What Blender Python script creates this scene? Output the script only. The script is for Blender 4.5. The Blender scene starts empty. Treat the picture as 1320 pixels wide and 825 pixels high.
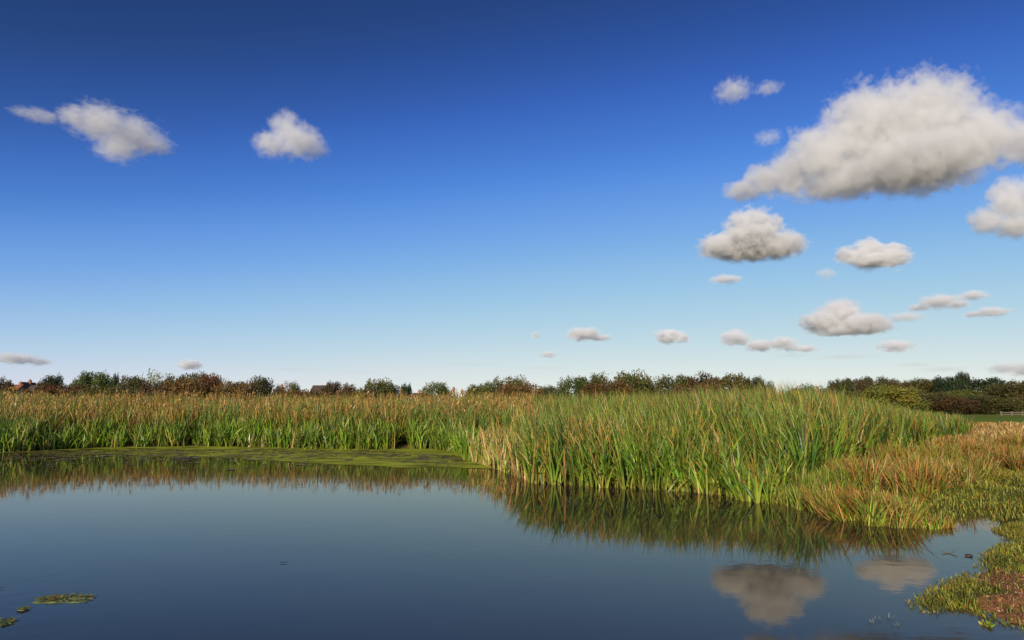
import bpy, math, random
import numpy as np

# ------------------------------------------------------------------ camera, sky, sun, exposure
scene = bpy.context.scene
COL = scene.collection
H = 1.7                    # eye height above the water
F = 880.0                  # focal length in pixels of a 1320 wide picture
PITCH = math.atan(113.0 / F)

cam_data = bpy.data.cameras.new("camera")
cam = bpy.data.objects.new("camera", cam_data)
COL.objects.link(cam)
cam_data.sensor_width = 36.0
cam_data.lens = 36.0 * F / 1320.0
cam_data.clip_start = 0.1
cam_data.clip_end = 60000.0
cam.location = (0, 0, H)
cam.rotation_euler = (math.pi / 2 + PITCH, 0, 0)
scene.camera = cam

SUN_EL = math.radians(21.0)
SUN_AZ = math.radians(201.0)          # compass direction the light comes from, clockwise from +Y: behind the camera, to the left
sun_dir = np.array([math.sin(SUN_AZ) * math.cos(SUN_EL), math.cos(SUN_AZ) * math.cos(SUN_EL), math.sin(SUN_EL)])

world = bpy.data.worlds.new("World")
scene.world = world
world.use_nodes = True
wn = world.node_tree
wn.nodes.clear()
w_out = wn.nodes.new("ShaderNodeOutputWorld")
w_bg = wn.nodes.new("ShaderNodeBackground")
w_sky = wn.nodes.new("ShaderNodeTexSky")
w_dn = wn.nodes.new("ShaderNodeVectorMath"); w_dn.operation = 'SCALE'; w_dn.inputs['Scale'].default_value = 0.1
w_up = wn.nodes.new("ShaderNodeVectorMath"); w_up.operation = 'SCALE'; w_up.inputs['Scale'].default_value = 10.0
w_cv = wn.nodes.new("ShaderNodeRGBCurve")      # the film's contrast and blue saturation, the same over the whole sky
w_cv.mapping.extend = 'EXTRAPOLATED'
for ci, pts in enumerate((
        [(0, 0), (.045, .016), (.077, .055), (.11, .145), (.186, .35), (.274, .515), (.386, .665), (.50, .75), (1, .90)],
        [(0, 0), (.105, .048), (.138, .088), (.179, .172), (.255, .345), (.405, .575), (.54, .680), (.663, .752), (.80, .82), (1, .90)],
        [(0, 0), (.26, .185), (.327, .33), (.413, .57), (.548, .765), (.70, .79), (.85, .785), (.95, .78), (1, .78)])):
    c = w_cv.mapping.curves[ci]
    for p in pts[1:-1]: c.points.new(*p)
    c.points[len(c.points) - 1].location = pts[-1]
w_cv.mapping.update()
w_sky.sky_type = 'NISHITA'
w_sky.sun_disc = False
w_sky.sun_elevation = SUN_EL
w_sky.sun_rotation = SUN_AZ
w_sky.altitude = 2000.0
w_sky.air_density = 1.0
w_sky.dust_density = 0.2
w_sky.ozone_density = 6.0
w_bg.inputs['Strength'].default_value = 0.10
wn.links.new(w_sky.outputs[0], w_dn.inputs[0])
wn.links.new(w_dn.outputs[0], w_cv.inputs['Color'])
wn.links.new(w_cv.outputs[0], w_up.inputs[0])
wn.links.new(w_up.outputs[0], w_bg.inputs[0])
wn.links.new(w_bg.outputs[0], w_out.inputs[0])

sun_data = bpy.data.lights.new("sun", 'SUN')
sun_data.energy = 4.5
sun_data.angle = math.radians(0.5)
sun_data.color = (1.0, 0.87, 0.68)
sun = bpy.data.objects.new("sun", sun_data)
COL.objects.link(sun)
from mathutils import Vector, Matrix
sun.rotation_euler = Vector(sun_dir).to_track_quat('Z', 'Y').to_euler()
sun.location = (-20, -30, 40)

scene.view_settings.view_transform = 'Standard'
scene.view_settings.look = 'None'
scene.view_settings.gamma = 1.0
scene.view_settings.use_curve_mapping = False
scene.view_settings.exposure = 0.0
scene.render.engine = 'CYCLES'
cy = scene.cycles
cy.max_bounces = 10
cy.diffuse_bounces = 3
cy.glossy_bounces = 3
cy.transmission_bounces = 4
cy.transparent_max_bounces = 12
cy.volume_bounces = 6
cy.volume_step_rate = 1.0
cy.volume_max_steps = 256
cy.use_adaptive_sampling = True
cy.adaptive_threshold = 0.01
cy.use_denoising = True

# ------------------------------------------------------------------ helpers
random.seed(7)
rng = np.random.default_rng(7)

def ray(px, py):
    u = (px - 660.0) / F
    v = (412.5 - py) / F
    return np.array([u, math.cos(PITCH) - v * math.sin(PITCH), math.sin(PITCH) + v * math.cos(PITCH)])

def ground_at(px, py, z=0.0):
    d = ray(px, py)
    t = (z - H) / d[2]
    return np.array([d[0] * t, d[1] * t])

def at_depth(px, py, depth):
    d = ray(px, py)
    t = depth / d[1]
    return np.array([d[0] * t, depth, H + d[2] * t])

def tag(o, label=None, cat=None, group=None, kind=None):
    if label: o["label"] = label
    if cat: o["category"] = cat
    if group: o["group"] = group
    if kind: o["kind"] = kind
    return o

def link(name, data, parent=None):
    o = bpy.data.objects.new(name, data)
    COL.objects.link(o)
    if parent is not None:
        o.parent = parent
    return o

def empty(name, loc=(0, 0, 0), rz=0.0):
    o = bpy.data.objects.new(name, None)
    COL.objects.link(o)
    o.empty_display_size = 0.2
    o.location = loc
    o.rotation_euler = (0, 0, rz)
    return o

def smooth(a, b, x):
    t = np.clip((np.asarray(x, float) - a) / (b - a), 0, 1)
    return t * t * (3 - 2 * t)

def vnoise(x, y, seed=0):
    """smooth value noise in 0..1"""
    x = np.asarray(x, float); y = np.asarray(y, float)
    xi = np.floor(x).astype(np.int64); yi = np.floor(y).astype(np.int64)
    xf = x - xi; yf = y - yi
    xf = xf * xf * (3 - 2 * xf); yf = yf * yf * (3 - 2 * yf)
    def h(a, b):
        n = (a * 374761393 + b * 668265263 + seed * 1442695041) & 0xFFFFFFFF
        n = ((n ^ (n >> 13)) * 1274126177) & 0xFFFFFFFF
        return ((n ^ (n >> 16)) & 0xFFFF) / 65535.0
    return (h(xi, yi) * (1 - xf) + h(xi + 1, yi) * xf) * (1 - yf) + (h(xi, yi + 1) * (1 - xf) + h(xi + 1, yi + 1) * xf) * yf

def fbm(x, y, seed=0, oct=3):
    s = 0; a = 0.5; n = 0
    for k in range(oct):
        s = s + a * vnoise(np.asarray(x) * 2 ** k, np.asarray(y) * 2 ** k, seed + k * 17)
        n += a; a *= 0.5
    return s / n

def mesh_np(name, verts, loops, starts, col=None, smooth_shade=False):
    """mesh from numpy arrays: verts (n,3), flat loop indices, loop start of each polygon, optional colour per vertex"""
    me = bpy.data.meshes.new(name)
    me.vertices.add(len(verts))
    me.vertices.foreach_set("co", np.ascontiguousarray(verts, dtype=np.float32).ravel())
    me.loops.add(len(loops))
    me.loops.foreach_set("vertex_index", np.ascontiguousarray(loops, dtype=np.int32))
    me.polygons.add(len(starts))
    me.polygons.foreach_set("loop_start", np.ascontiguousarray(starts, dtype=np.int32))
    if smooth_shade:
        me.polygons.foreach_set("use_smooth", np.ones(len(starts), dtype=bool))
    me.update(calc_edges=True)
    if col is not None:
        a = me.color_attributes.new("Col", 'FLOAT_COLOR', 'POINT')
        c = np.ones((len(verts), 4), np.float32); c[:, :3] = col
        a.data.foreach_set("color", c.ravel())
    return me

def mesh_py(name, verts, faces, smooth_shade=False):
    me = bpy.data.meshes.new(name)
    me.from_pydata([tuple(map(float, v)) for v in verts], [], faces)
    if smooth_shade:
        for p in me.polygons: p.use_smooth = True
    me.update()
    return me

# ------------------------------------------------------------------ materials
def new_mat(name):
    m = bpy.data.materials.new(name)
    m.use_nodes = True
    nt = m.node_tree
    nt.nodes.clear()
    out = nt.nodes.new("ShaderNodeOutputMaterial")
    return m, nt, out

def N(nt, t, **kw):
    n = nt.nodes.new(t)
    for k, v in kw.items():
        setattr(n, k, v)
    return n

def leaf_mat(name, translucency=0.3, rough=0.5, tint=None, spec=0.35):
    """foliage: colour from the mesh attribute (the leaves' own colours) with fine streaks"""
    m, nt, out = new_mat(name)
    at = N(nt, "ShaderNodeVertexColor", layer_name="Col")
    src = at.outputs[0]
    if tint is not None:
        oi = N(nt, "ShaderNodeObjectInfo")
        mp = N(nt, "ShaderNodeMapRange")
        mp.inputs['To Min'].default_value = 0.8; mp.inputs['To Max'].default_value = 1.2
        nt.links.new(oi.outputs['Random'], mp.inputs[0])
        hs = N(nt, "ShaderNodeMix", data_type='RGBA', blend_type='MULTIPLY')
        hs.inputs['Factor'].default_value = 1.0
        nt.links.new(src, hs.inputs['A']); hs.inputs['B'].default_value = (*tint, 1)
        hv = N(nt, "ShaderNodeHueSaturation")
        nt.links.new(mp.outputs[0], hv.inputs['Value'])
        nt.links.new(hs.outputs['Result'], hv.inputs['Color'])
        src = hv.outputs[0]
    pb = N(nt, "ShaderNodeBsdfPrincipled")
    pb.inputs['Roughness'].default_value = rough
    pb.inputs['Specular IOR Level'].default_value = spec
    nt.links.new(src, pb.inputs['Base Color'])
    tr = N(nt, "ShaderNodeBsdfTranslucent")
    nt.links.new(src, tr.inputs['Color'])
    mx = N(nt, "ShaderNodeMixShader")
    mx.inputs[0].default_value = translucency
    nt.links.new(pb.outputs[0], mx.inputs[1]); nt.links.new(tr.outputs[0], mx.inputs[2])
    nt.links.new(mx.outputs[0], out.inputs[0])
    return m

def plain_mat(name, color, rough=0.8, var=0.25, scale=6.0, spec=0.3, bump=0.0):
    m, nt, out = new_mat(name)
    tc = N(nt, "ShaderNodeTexCoord")
    no = N(nt, "ShaderNodeTexNoise")
    no.inputs['Scale'].default_value = scale; no.inputs['Detail'].default_value = 5
    nt.links.new(tc.outputs['Object'], no.inputs['Vector'])
    cr = N(nt, "ShaderNodeMix", data_type='RGBA')
    cr.inputs['A'].default_value = (*[c * (1 - var) for c in color], 1)
    cr.inputs['B'].default_value = (*[min(1, c * (1 + var)) for c in color], 1)
    nt.links.new(no.outputs[0], cr.inputs['Factor'])
    pb = N(nt, "ShaderNodeBsdfPrincipled")
    pb.inputs['Roughness'].default_value = rough
    pb.inputs['Specular IOR Level'].default_value = spec
    nt.links.new(cr.outputs['Result'], pb.inputs['Base Color'])
    if bump:
        b = N(nt, "ShaderNodeBump"); b.inputs['Strength'].default_value = bump
        nt.links.new(no.outputs[0], b.inputs['Height']); nt.links.new(b.outputs[0], pb.inputs['Normal'])
    nt.links.new(pb.outputs[0], out.inputs[0])
    return m
# ------------------------------------------------------------------ pond outline and ground
shore_px = [(-60, 585), (0, 583), (100, 578), (180, 576), (250, 575), (330, 576), (400, 578), (480, 579), (560, 578), (596, 583), (612, 593), (640, 602), (672, 612),
            (700, 622), (760, 626), (820, 629), (880, 631), (930, 637), (975, 645), (1020, 652), (1056, 660), (1085, 671), (1120, 679), (1152, 677), (1175, 673),
            (1194, 674), (1230, 673), (1252, 667), (1271, 664), (1277, 669), (1276, 677), (1283, 686), (1301, 692), (1288, 704), (1270, 713), (1257, 719), (1264, 726),
            (1252, 734), (1243, 742), (1217, 750), (1192, 767), (1172, 777), (1183, 787), (1202, 792), (1217, 786), (1249, 786), (1266, 795), (1281, 804), (1320, 811), (1370, 822)]
POND = [(-70.0, 34.0)] + [tuple(ground_at(*p)) for p in shore_px] + [(4.9, 4.6), (4.2, 3.6), (2.6, 2.6), (0.6, 2.2), (-2.5, 2.3), (-7, 3.0), (-15, 5), (-30, 10), (-50, 17), (-72, 26)]
POND = np.array(POND)

def pond_dist(x, y):
    """distance to the shoreline, positive on land"""
    x = np.asarray(x, float).ravel(); y = np.asarray(y, float).ravel()
    best = np.full(x.shape, 1e18); inside = np.zeros(x.shape, bool)
    n = len(POND)
    for i in range(n):
        ax, ay = POND[i]; bx, by = POND[(i + 1) % n]
        dx, dy = bx - ax, by - ay
        t = np.clip(((x - ax) * dx + (y - ay) * dy) / (dx * dx + dy * dy), 0, 1)
        best = np.minimum(best, (x - ax - t * dx) ** 2 + (y - ay - t * dy) ** 2)
        if ay != by:
            c = ((ay > y) != (by > y)) & (x < (bx - ax) * (y - ay) / (by - ay) + ax)
            inside ^= c
    d = np.sqrt(best)
    return np.where(inside, -d, d)

def ground_z(x, y, s=None):
    x = np.asarray(x, float).ravel(); y = np.asarray(y, float).ravel()
    if s is None: s = pond_dist(x, y)
    wob = (fbm(x * 1.7, y * 1.7, 3) - 0.5)
    z = np.where(s < 0, -0.025 - 0.5 * smooth(0, 2.5, -s),
                 -0.025 + 0.075 * smooth(0, .3, s) + 0.06 * smooth(.2, 2.5, s) + 0.22 * smooth(3, 25, s))
    z = z + 0.09 * wob * smooth(0, 0.6, s) + 0.16 * (vnoise(x * .45, y * .45, 9) - .5) * smooth(.8, 3, s)
    near = smooth(9.2, 8.2, y) * (x > 1.5)
    z = z + near * (0.035 * (fbm(x * 4.5, y * 4.5, 5) - .45)) * smooth(0.05, .3, s)
    z = z + 4.2 * smooth(165, 290, y) + 1.5 * (fbm(x / 90.0, y / 90.0, 21) - 0.5) * smooth(140, 260, y)
    return z

def axis(lo, hi, step, far, grow=1.09):
    a = list(np.arange(lo, hi, step)); s = step
    while a[-1] < far: s *= grow; a.append(a[-1] + s)
    s = step
    while a[0] > -far: s *= grow; a.insert(0, a[0] - s)
    return np.array(a)

gx = axis(0.0, 9.0, 0.09, 3000.0)
gy = axis(4.8, 16.0, 0.09, 3000.0)
GX, GY = np.meshgrid(gx, gy)
gs = pond_dist(GX, GY)
gz = ground_z(GX, GY, gs)
nx_, ny_ = len(gx), len(gy)
idx = np.arange(nx_ * ny_).reshape(ny_, nx_)
quads = np.stack([idx[:-1, :-1], idx[:-1, 1:], idx[1:, 1:], idx[1:, :-1]], -1).reshape(-1, 4)

def pxof(x, y):
    return 660.0 + F * np.asarray(x) / np.maximum(np.asarray(y), 0.5)

def soil_mask(x, y):
    """bare trodden earth at the lower right corner of the near bank"""
    p1 = ground_at(1332, 797); p2 = ground_at(1372, 770)
    c = np.hypot((x - p1[0]) / .36, (y - p1[1]) / .58)
    c2 = np.hypot((x - p2[0]) / .62, (y - p2[1]) / 1.0)
    m = np.minimum(c, c2) + 0.7 * (fbm(x * 3, y * 3, 31) - .5)
    return smooth(1.12, 0.8, m)

gxf, gyf = GX.ravel(), GY.ravel()
C_GRASS = np.array([.10, .11, .022]); C_TAN = np.array([.36, .24, .085]); C_MEADOW = np.array([.15, .20, .026]); C_SOIL = np.array([.30, .140, .062]); C_MUD = np.array([.035, .03, .018])
ncol = fbm(gxf * .8, gyf * .8, 41)[:, None]
col = C_GRASS * (0.7 + .6 * ncol)
tanm = smooth(24, 36, gyf) * smooth(62, 54, gyf + 8 * (fbm(gxf * .1, gyf * .1, 5) - .5))
col = col * (1 - tanm[:, None]) + C_TAN * (0.75 + .5 * ncol) * tanm[:, None]
mead = smooth(55, 64, gyf + 8 * (fbm(gxf * .1, gyf * .1, 5) - .5))
mcol = C_MEADOW * (.75 + .5 * fbm(gxf * .15, gyf * .06, 6)[:, None])
dry = smooth(.52, .62, fbm(gxf * .06, gyf * .03, 77)) * smooth(75, 120, gyf)
mcol = mcol * (1 - .5 * dry[:, None]) + np.array([.2, .16, .06]) * .5 * dry[:, None]
col = col * (1 - mead[:, None]) + mcol * mead[:, None]
far_neutral = smooth(350, 700, np.hypot(gxf, gyf))[:, None]; col = col * (1 - far_neutral) + np.array([.17, .145, .085]) * far_neutral      # unseen far ground, toned neutral so its bounce turns cloud bases less green
so = soil_mask(gxf, gyf)[:, None]
col = col * (1 - so) + C_SOIL * (.65 + .7 * fbm(gxf * 9, gyf * 9, 51)[:, None]) * so
mud = smooth(0.10, -0.05, gs)[:, None] * (1 - .75 * so)
col = col * (1 - mud) + C_MUD * mud

m_ground, nt, out = new_mat("earth_and_turf")
va = N(nt, "ShaderNodeVertexColor", layer_name="Col")
geo = N(nt, "ShaderNodeNewGeometry")
n1 = N(nt, "ShaderNodeTexNoise"); n1.inputs['Scale'].default_value = 14; n1.inputs['Detail'].default_value = 8; n1.inputs['Roughness'].default_value = .65
nt.links.new(geo.outputs['Position'], n1.inputs['Vector'])
mr = N(nt, "ShaderNodeMapRange"); mr.inputs['From Min'].default_value = .25; mr.inputs['From Max'].default_value = .75; mr.inputs['To Min'].default_value = .5; mr.inputs['To Max'].default_value = 1.5
nt.links.new(n1.outputs[0], mr.inputs[0])
mu = N(nt, "ShaderNodeVectorMath", operation='SCALE')
nt.links.new(va.outputs[0], mu.inputs[0]); nt.links.new(mr.outputs[0], mu.inputs['Scale'])
pb = N(nt, "ShaderNodeBsdfPrincipled"); pb.inputs['Roughness'].default_value = .95; pb.inputs['Specular IOR Level'].default_value = .03
nt.links.new(mu.outputs[0], pb.inputs['Base Color'])
bp = N(nt, "ShaderNodeBump"); bp.inputs['Strength'].default_value = .9; bp.inputs['Distance'].default_value = .03
nt.links.new(n1.outputs[0], bp.inputs['Height']); nt.links.new(bp.outputs[0], pb.inputs['Normal'])
nt.links.new(pb.outputs[0], out.inputs[0])
me = mesh_np("ground", np.stack([gxf, gyf, gz], -1), quads.ravel(), np.arange(len(quads)) * 4, col, True)
me.materials.append(m_ground)
tag(link("ground", me), "low marshy ground with grassy bank beside the pond and meadow beyond", kind="structure")

# ------------------------------------------------------------------ water
wx = axis(-4.0, 9.0, 0.25, 75.0, 1.15); wy = np.concatenate([np.arange(1.5, 16, .25), np.arange(16, 40, .8)])
wx = wx[(wx > -74) & (wx < 12)]
WX, WY = np.meshgrid(wx, wy); ws = pond_dist(WX, WY)
wi = np.arange(len(wx) * len(wy)).reshape(len(wy), len(wx))
wq = np.stack([wi[:-1, :-1], wi[:-1, 1:], wi[1:, 1:], wi[1:, :-1]], -1).reshape(-1, 4)
keep = (ws[wq] < 0.6).any(1); wq = wq[keep]
shal = smooth(-1.1, -0.05, ws) * smooth(7.5, 6.3, WY.ravel()) * (WX.ravel() > 1)
wc = np.array([.034, .029, .024]) * (1 - shal[:, None]) + np.array([.05, .036, .026]) * shal[:, None]   # thin water over brown mud by the near bank
m_water, nt, out = new_mat("pond_water")
va = N(nt, "ShaderNodeVertexColor", layer_name="Col")
geo = N(nt, "ShaderNodeNewGeometry")
mp = N(nt, "ShaderNodeMapping"); mp.inputs['Scale'].default_value = (1.0, 1.6, 1.0)
nt.links.new(geo.outputs['Position'], mp.inputs[0])
n1 = N(nt, "ShaderNodeTexNoise"); n1.inputs['Scale'].default_value = 3.2; n1.inputs['Detail'].default_value = 3
n2 = N(nt, "ShaderNodeTexNoise"); n2.inputs['Scale'].default_value = 0.35; n2.inputs['Detail'].default_value = 2
nt.links.new(mp.outputs[0], n1.inputs['Vector']); nt.links.new(mp.outputs[0], n2.inputs['Vector'])
rm = N(nt, "ShaderNodeMapRange"); rm.inputs['From Min'].default_value = .4; rm.inputs['From Max'].default_value = .7; rm.inputs['To Min'].default_value = .15; rm.inputs['To Max'].default_value = 1.0
nt.links.new(n2.outputs[0], rm.inputs[0])
hm = N(nt, "ShaderNodeMath", operation='MULTIPLY')
nt.links.new(n1.outputs[0], hm.inputs[0]); nt.links.new(rm.outputs[0], hm.inputs[1])
bp = N(nt, "ShaderNodeBump"); bp.inputs['Strength'].default_value = 1.0; bp.inputs['Distance'].default_value = 0.0014
nt.links.new(hm.outputs[0], bp.inputs['Height'])
df = N(nt, "ShaderNodeBsdfDiffuse"); nt.links.new(va.outputs[0], df.inputs['Color'])
gl = N(nt, "ShaderNodeBsdfGlossy"); gl.inputs['Roughness'].default_value = 0.03; gl.inputs['Color'].default_value = (.95, .87, .71, 1)   # warm tint put into the reflection to dull the mirrored sky's blue
fr_ = N(nt, "ShaderNodeFresnel"); fr_.inputs['IOR'].default_value = 1.36
for n_ in (gl, fr_): nt.links.new(bp.outputs[0], n_.inputs['Normal'])
mx = N(nt, "ShaderNodeMixShader")
nt.links.new(fr_.outputs[0], mx.inputs[0]); nt.links.new(df.outputs[0], mx.inputs[1]); nt.links.new(gl.outputs[0], mx.inputs[2])
nt.links.new(mx.outputs[0], out.inputs[0])
WV = np.stack([WX.ravel(), WY.ravel(), np.zeros(WX.size)], -1)
used = np.unique(wq); remap = np.full(len(WV), -1); remap[used] = np.arange(len(used))
me = mesh_np("pond_water", WV[used], remap[wq].ravel(), np.arange(len(wq)) * 4, wc[used], True)
me.materials.append(m_water)
tag(link("pond_water", me), "still dark blue pond water mirroring the reeds and sky", kind="structure")

# ------------------------------------------------------------------ blades: leaves and stems of reeds, rushes and grass
def blades(base, h, az, lean, bend, width, twist, cols, nseg=4, droop_pow=1.5, kink=False):
    """tapered curved strips. base (n,3); az = direction of the lean; lean/bend in radians; cols = list of (n,3) colour stops from foot to tip"""
    n = len(base)
    t = np.linspace(0, 1, nseg + 1)
    ang = lean[:, None] + bend[:, None] * t[None, :] ** droop_pow
    if kink:
        tk = rng.uniform(.35, .95, (n, 1)); kk = rng.random((n, 1)) < .5
        ang = np.where(kk, lean[:, None] + bend[:, None] * smooth(0, 1, (t[None, :] - tk) * 5 + .5) * 1.1, ang)
    seg = h[:, None] / nseg
    am = 0.5 * (ang[:, 1:] + ang[:, :-1])
    r = np.concatenate([np.zeros((n, 1)), np.cumsum(np.sin(am) * seg, 1)], 1)
    z = np.concatenate([np.zeros((n, 1)), np.cumsum(np.cos(am) * seg, 1)], 1)
    ca, sa = np.cos(az)[:, None], np.sin(az)[:, None]
    cx = base[:, 0:1] + r * ca; cyy = base[:, 1:2] + r * sa; cz = base[:, 2:3] + z
    tw = az[:, None] + math.pi / 2 + twist[:, None] * (0.6 + 0.8 * t[None, :])
    wv = width[:, None] * np.array([0.8, 1.0, 1.0, 0.9, 0.72, 0.45])[np.minimum(5, (t * (5 if nseg > 3 else 4)).round().astype(int))][None, :] * 0.5
    ox, oy = np.cos(tw) * wv, np.sin(tw) * wv
    V = np.empty((n, 2 * nseg + 1, 3), np.float32)
    V[:, 0:2 * nseg:2, 0] = (cx - ox)[:, :-1]; V[:, 1:2 * nseg:2, 0] = (cx + ox)[:, :-1]
    V[:, 0:2 * nseg:2, 1] = (cyy - oy)[:, :-1]; V[:, 1:2 * nseg:2, 1] = (cyy + oy)[:, :-1]
    V[:, 0:2 * nseg:2, 2] = cz[:, :-1]; V[:, 1:2 * nseg:2, 2] = cz[:, :-1]
    V[:, -1, 0] = cx[:, -1]; V[:, -1, 1] = cyy[:, -1]; V[:, -1, 2] = cz[:, -1]
    C = np.empty((n, 2 * nseg + 1, 3), np.float32)
    ns = len(cols)
    for k in range(nseg + 1):
        f = t[k] * (ns - 1); i = min(int(f), ns - 2); fr = f - i
        c = cols[i] * (1 - fr) + cols[i + 1] * fr
        if k < nseg: C[:, 2 * k] = c; C[:, 2 * k + 1] = c
        else: C[:, -1] = c
    m = 2 * nseg + 1
    b = np.arange(n)[:, None] * m
    lq = np.array([[2 * k, 2 * k + 1, 2 * k + 3, 2 * k + 2] for k in range(nseg - 1)]).ravel()
    lt = np.array([2 * nseg - 2, 2 * nseg - 1, 2 * nseg])
    loops = np.concatenate([b + lq[None, :], b + lt[None, :]], 1)
    st = np.concatenate([np.arange(nseg - 1) * 4, [4 * (nseg - 1)]])
    starts = np.arange(n)[:, None] * (4 * (nseg - 1) + 3) + st[None, :]
    return V.reshape(-1, 3), loops.ravel(), starts.ravel(), C.reshape(-1, 3)

def merge(parts):
    V, L, S, C = [], [], [], []; vo = 0; lo = 0
    for v, l, s, c in parts:
        V.append(v); L.append(l + vo); S.append(s + lo); C.append(c); vo += len(v); lo += len(l)
    return np.concatenate(V), np.concatenate(L), np.concatenate(S), np.concatenate(C)

def rnd(n, a, b): return rng.uniform(a, b, n)

M_REED = leaf_mat("reed_leaf", 0.15, 0.42)
M_GRASS = leaf_mat("grass_blade", 0.16, 0.5)

PAL = {  # leaf colours as they are, in daylight
    'green':  ([.21, .25, .036], [.105, .210, .020], [.150, .230, .032]),
    'deep':   ([.14, .16, .026], [.040, .100, .015], [.070, .125, .020]),
    'bright': ([.31, .36, .040], [.200, .330, .022], [.205, .315, .030]),
    'olive':  ([.23, .23, .038], [.190, .225, .028], [.290, .260, .048]),
    'gold':   ([.30, .22, .048], [.380, .250, .046], [.520, .320, .080]),
    'rust':   ([.22, .13, .030], [.290, .130, .030], [.360, .160, .044]),
    'straw':  ([.58, .42, .170], [.620, .440, .185], [.540, .350, .130]),
    'greentan': ([.30, .28, .040], [.180, .245, .024], [.400, .275, .062]),
}
def pick_cols(n, names, probs, jitter=0.55):
    """a colour family for each leaf, then a little brightness and hue of its own"""
    P = np.asarray(probs, float)
    if P.ndim == 1: P = np.tile(P, (n, 1))
    P = P / P.sum(1, keepdims=True)
    k = (rng.random(n)[:, None] > np.cumsum(P, 1)).sum(1).clip(0, len(names) - 1)
    tab = np.array([PAL[nm] for nm in names])
    c = tab[k]
    j = (1 + jitter * (rng.random((n, 1, 1)) * 2 - 1)) * (1 + 0.12 * (rng.random((n, 1, 3)) * 2 - 1))
    c = np.clip(c * j, 0, 1)
    return [c[:, 0], c[:, 1], c[:, 2]]

def scatter(x0, x1, y0, y1, density):
    n = int((x1 - x0) * (y1 - y0) * density)
    return rnd(n, x0, x1), rnd(n, y0, y1)

RB_Y = [0, 12.0, 12.8, 14, 16, 20, 26, 33, 60, 120]
RB_P = [930, 930, 985, 1040, 1080, 1130, 1190, 1240, 1215, 1150]
def in_bed(x, y):
    return pxof(x, y) < np.interp(y, RB_Y, RB_P) + 14 * (fbm(x, y, 71) - .5)

def shoot_leaves(x, y, h, k, spread, width, az_bias=None, bias=0.0):
    """each shoot is a fan of k leaves rising from one foot"""
    n = len(x)
    X = np.repeat(x, k) + rng.normal(0, .018, n * k); Y = np.repeat(y, k) + rng.normal(0, .018, n * k)
    hh = np.repeat(h, k) * (1.05 - .62 * rng.random(n * k) ** 1.5)
    az = rnd(n * k, 0, 2 * math.pi)
    lean = np.abs(rng.normal(0, spread, n * k))
    bend = np.abs(rng.normal(.30, .38, n * k))
    drop = rng.random(n * k) < .16
    bend = np.where(drop, bend + rnd(n * k, .9, 1.9), bend)
    if az_bias is not None:
        vx = np.cos(az) * lean + math.cos(az_bias) * bias; vy = np.sin(az) * lean + math.sin(az_bias) * bias
        lean = np.hypot(vx, vy); az = np.arctan2(vy, vx)
    z = np.maximum(ground_z(X, Y), -0.12)
    return np.stack([X, Y, z], -1), hh, az, lean, bend, np.full(n * k, width) * rnd(n * k, .7, 1.25), rnd(n * k, -1.3, 1.3)

def reed_object(name, label, parts):
    v, l, s, c = merge(parts)
    me = mesh_np(name, v, l, s, c)
    me.materials.append(M_REED)
    o = link(name, me); tag(o, label, "reeds", kind="stuff"); return o

# --- low belt of bright green reedmace along the far left shore
x, y = scatter(-34, 1, 16.5, 33, 46)
s = pond_dist(x, y); p = pxof(x, y)
cl = fbm(x * .55, y * .55, 90)
edge = 2.4 + 1.4 * (fbm(x * .35, y * .1, 91) - .5)
ok = (s > -.35) & (s < edge) & (p < 606) & (y > 16) & (rng.random(len(x)) < .25 + 1.1 * smooth(.35, .6, cl))
ok &= ~((np.abs(p - 520) < 9) & (s < 2.2))
x, y, s, cl = x[ok], y[ok], s[ok], cl[ok]
h = (0.95 + .55 * cl) * (0.8 + .25 * smooth(-.3, 1.0, s)) * rnd(len(x), .75, 1.12)
B = shoot_leaves(x, y, h, 6, .27, .042)
pn = fbm(B[0][:, 0] * .4, B[0][:, 1] * .4, 93)
P = np.stack([.3 + 0 * pn, .2 * smooth(.5, .35, pn), .8 * smooth(.35, .6, pn) + .2, .16 + 0 * pn, .05 + 0 * pn, .03 + 0 * pn], -1)
reed_object("green_reed_belt", "low belt of bright green reeds at the far left waterline",
            [blades(*B, pick_cols(len(B[1]), ['green', 'deep', 'bright', 'olive', 'gold', 'straw'], P), kink=True)])

# --- tall golden-topped reeds behind that belt
x, y = scatter(-42, 8, 17.5, 44, 26)
s = pond_dist(x, y); p = pxof(x, y)
ok = (s > 1.5 + .9 * (fbm(x * .5, y * .5, 95) - .5)) & (p < 690 + 40 * (fbm(x * .4, y * .4, 96) - .5)) & (rng.random(len(x)) < 1.05 - .7 * smooth(6, 16, s)) & (y > 17.8)
x, y, s = x[ok], y[ok], s[ok]
h = (1.75 + .48 * smooth(1.5, 9, s) + .5 * (fbm(x * .35, y * .35, 97) - .5)) * rnd(len(x), .82, 1.1)
B = shoot_leaves(x, y, h, 5, .17, .036)
pn = fbm(B[0][:, 0] * .5, B[0][:, 1] * .5, 98); pg = fbm(B[0][:, 0] * .25, B[0][:, 1] * .25, 99)
P = np.stack([.24 + .9 * smooth(.58, .38, pn), .32 + 0 * pn, .06 + .5 * smooth(.45, .60, pn), .08 + .55 * smooth(.5, .62, pg), .20 + 0 * pn, .03 + 0 * pn, .12 + .4 * smooth(.5, .36, pn)], -1)
tall_parts = [blades(*B, pick_cols(len(B[1]), ['green', 'olive', 'gold', 'rust', 'greentan', 'straw', 'deep'], P), kink=True)]
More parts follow.
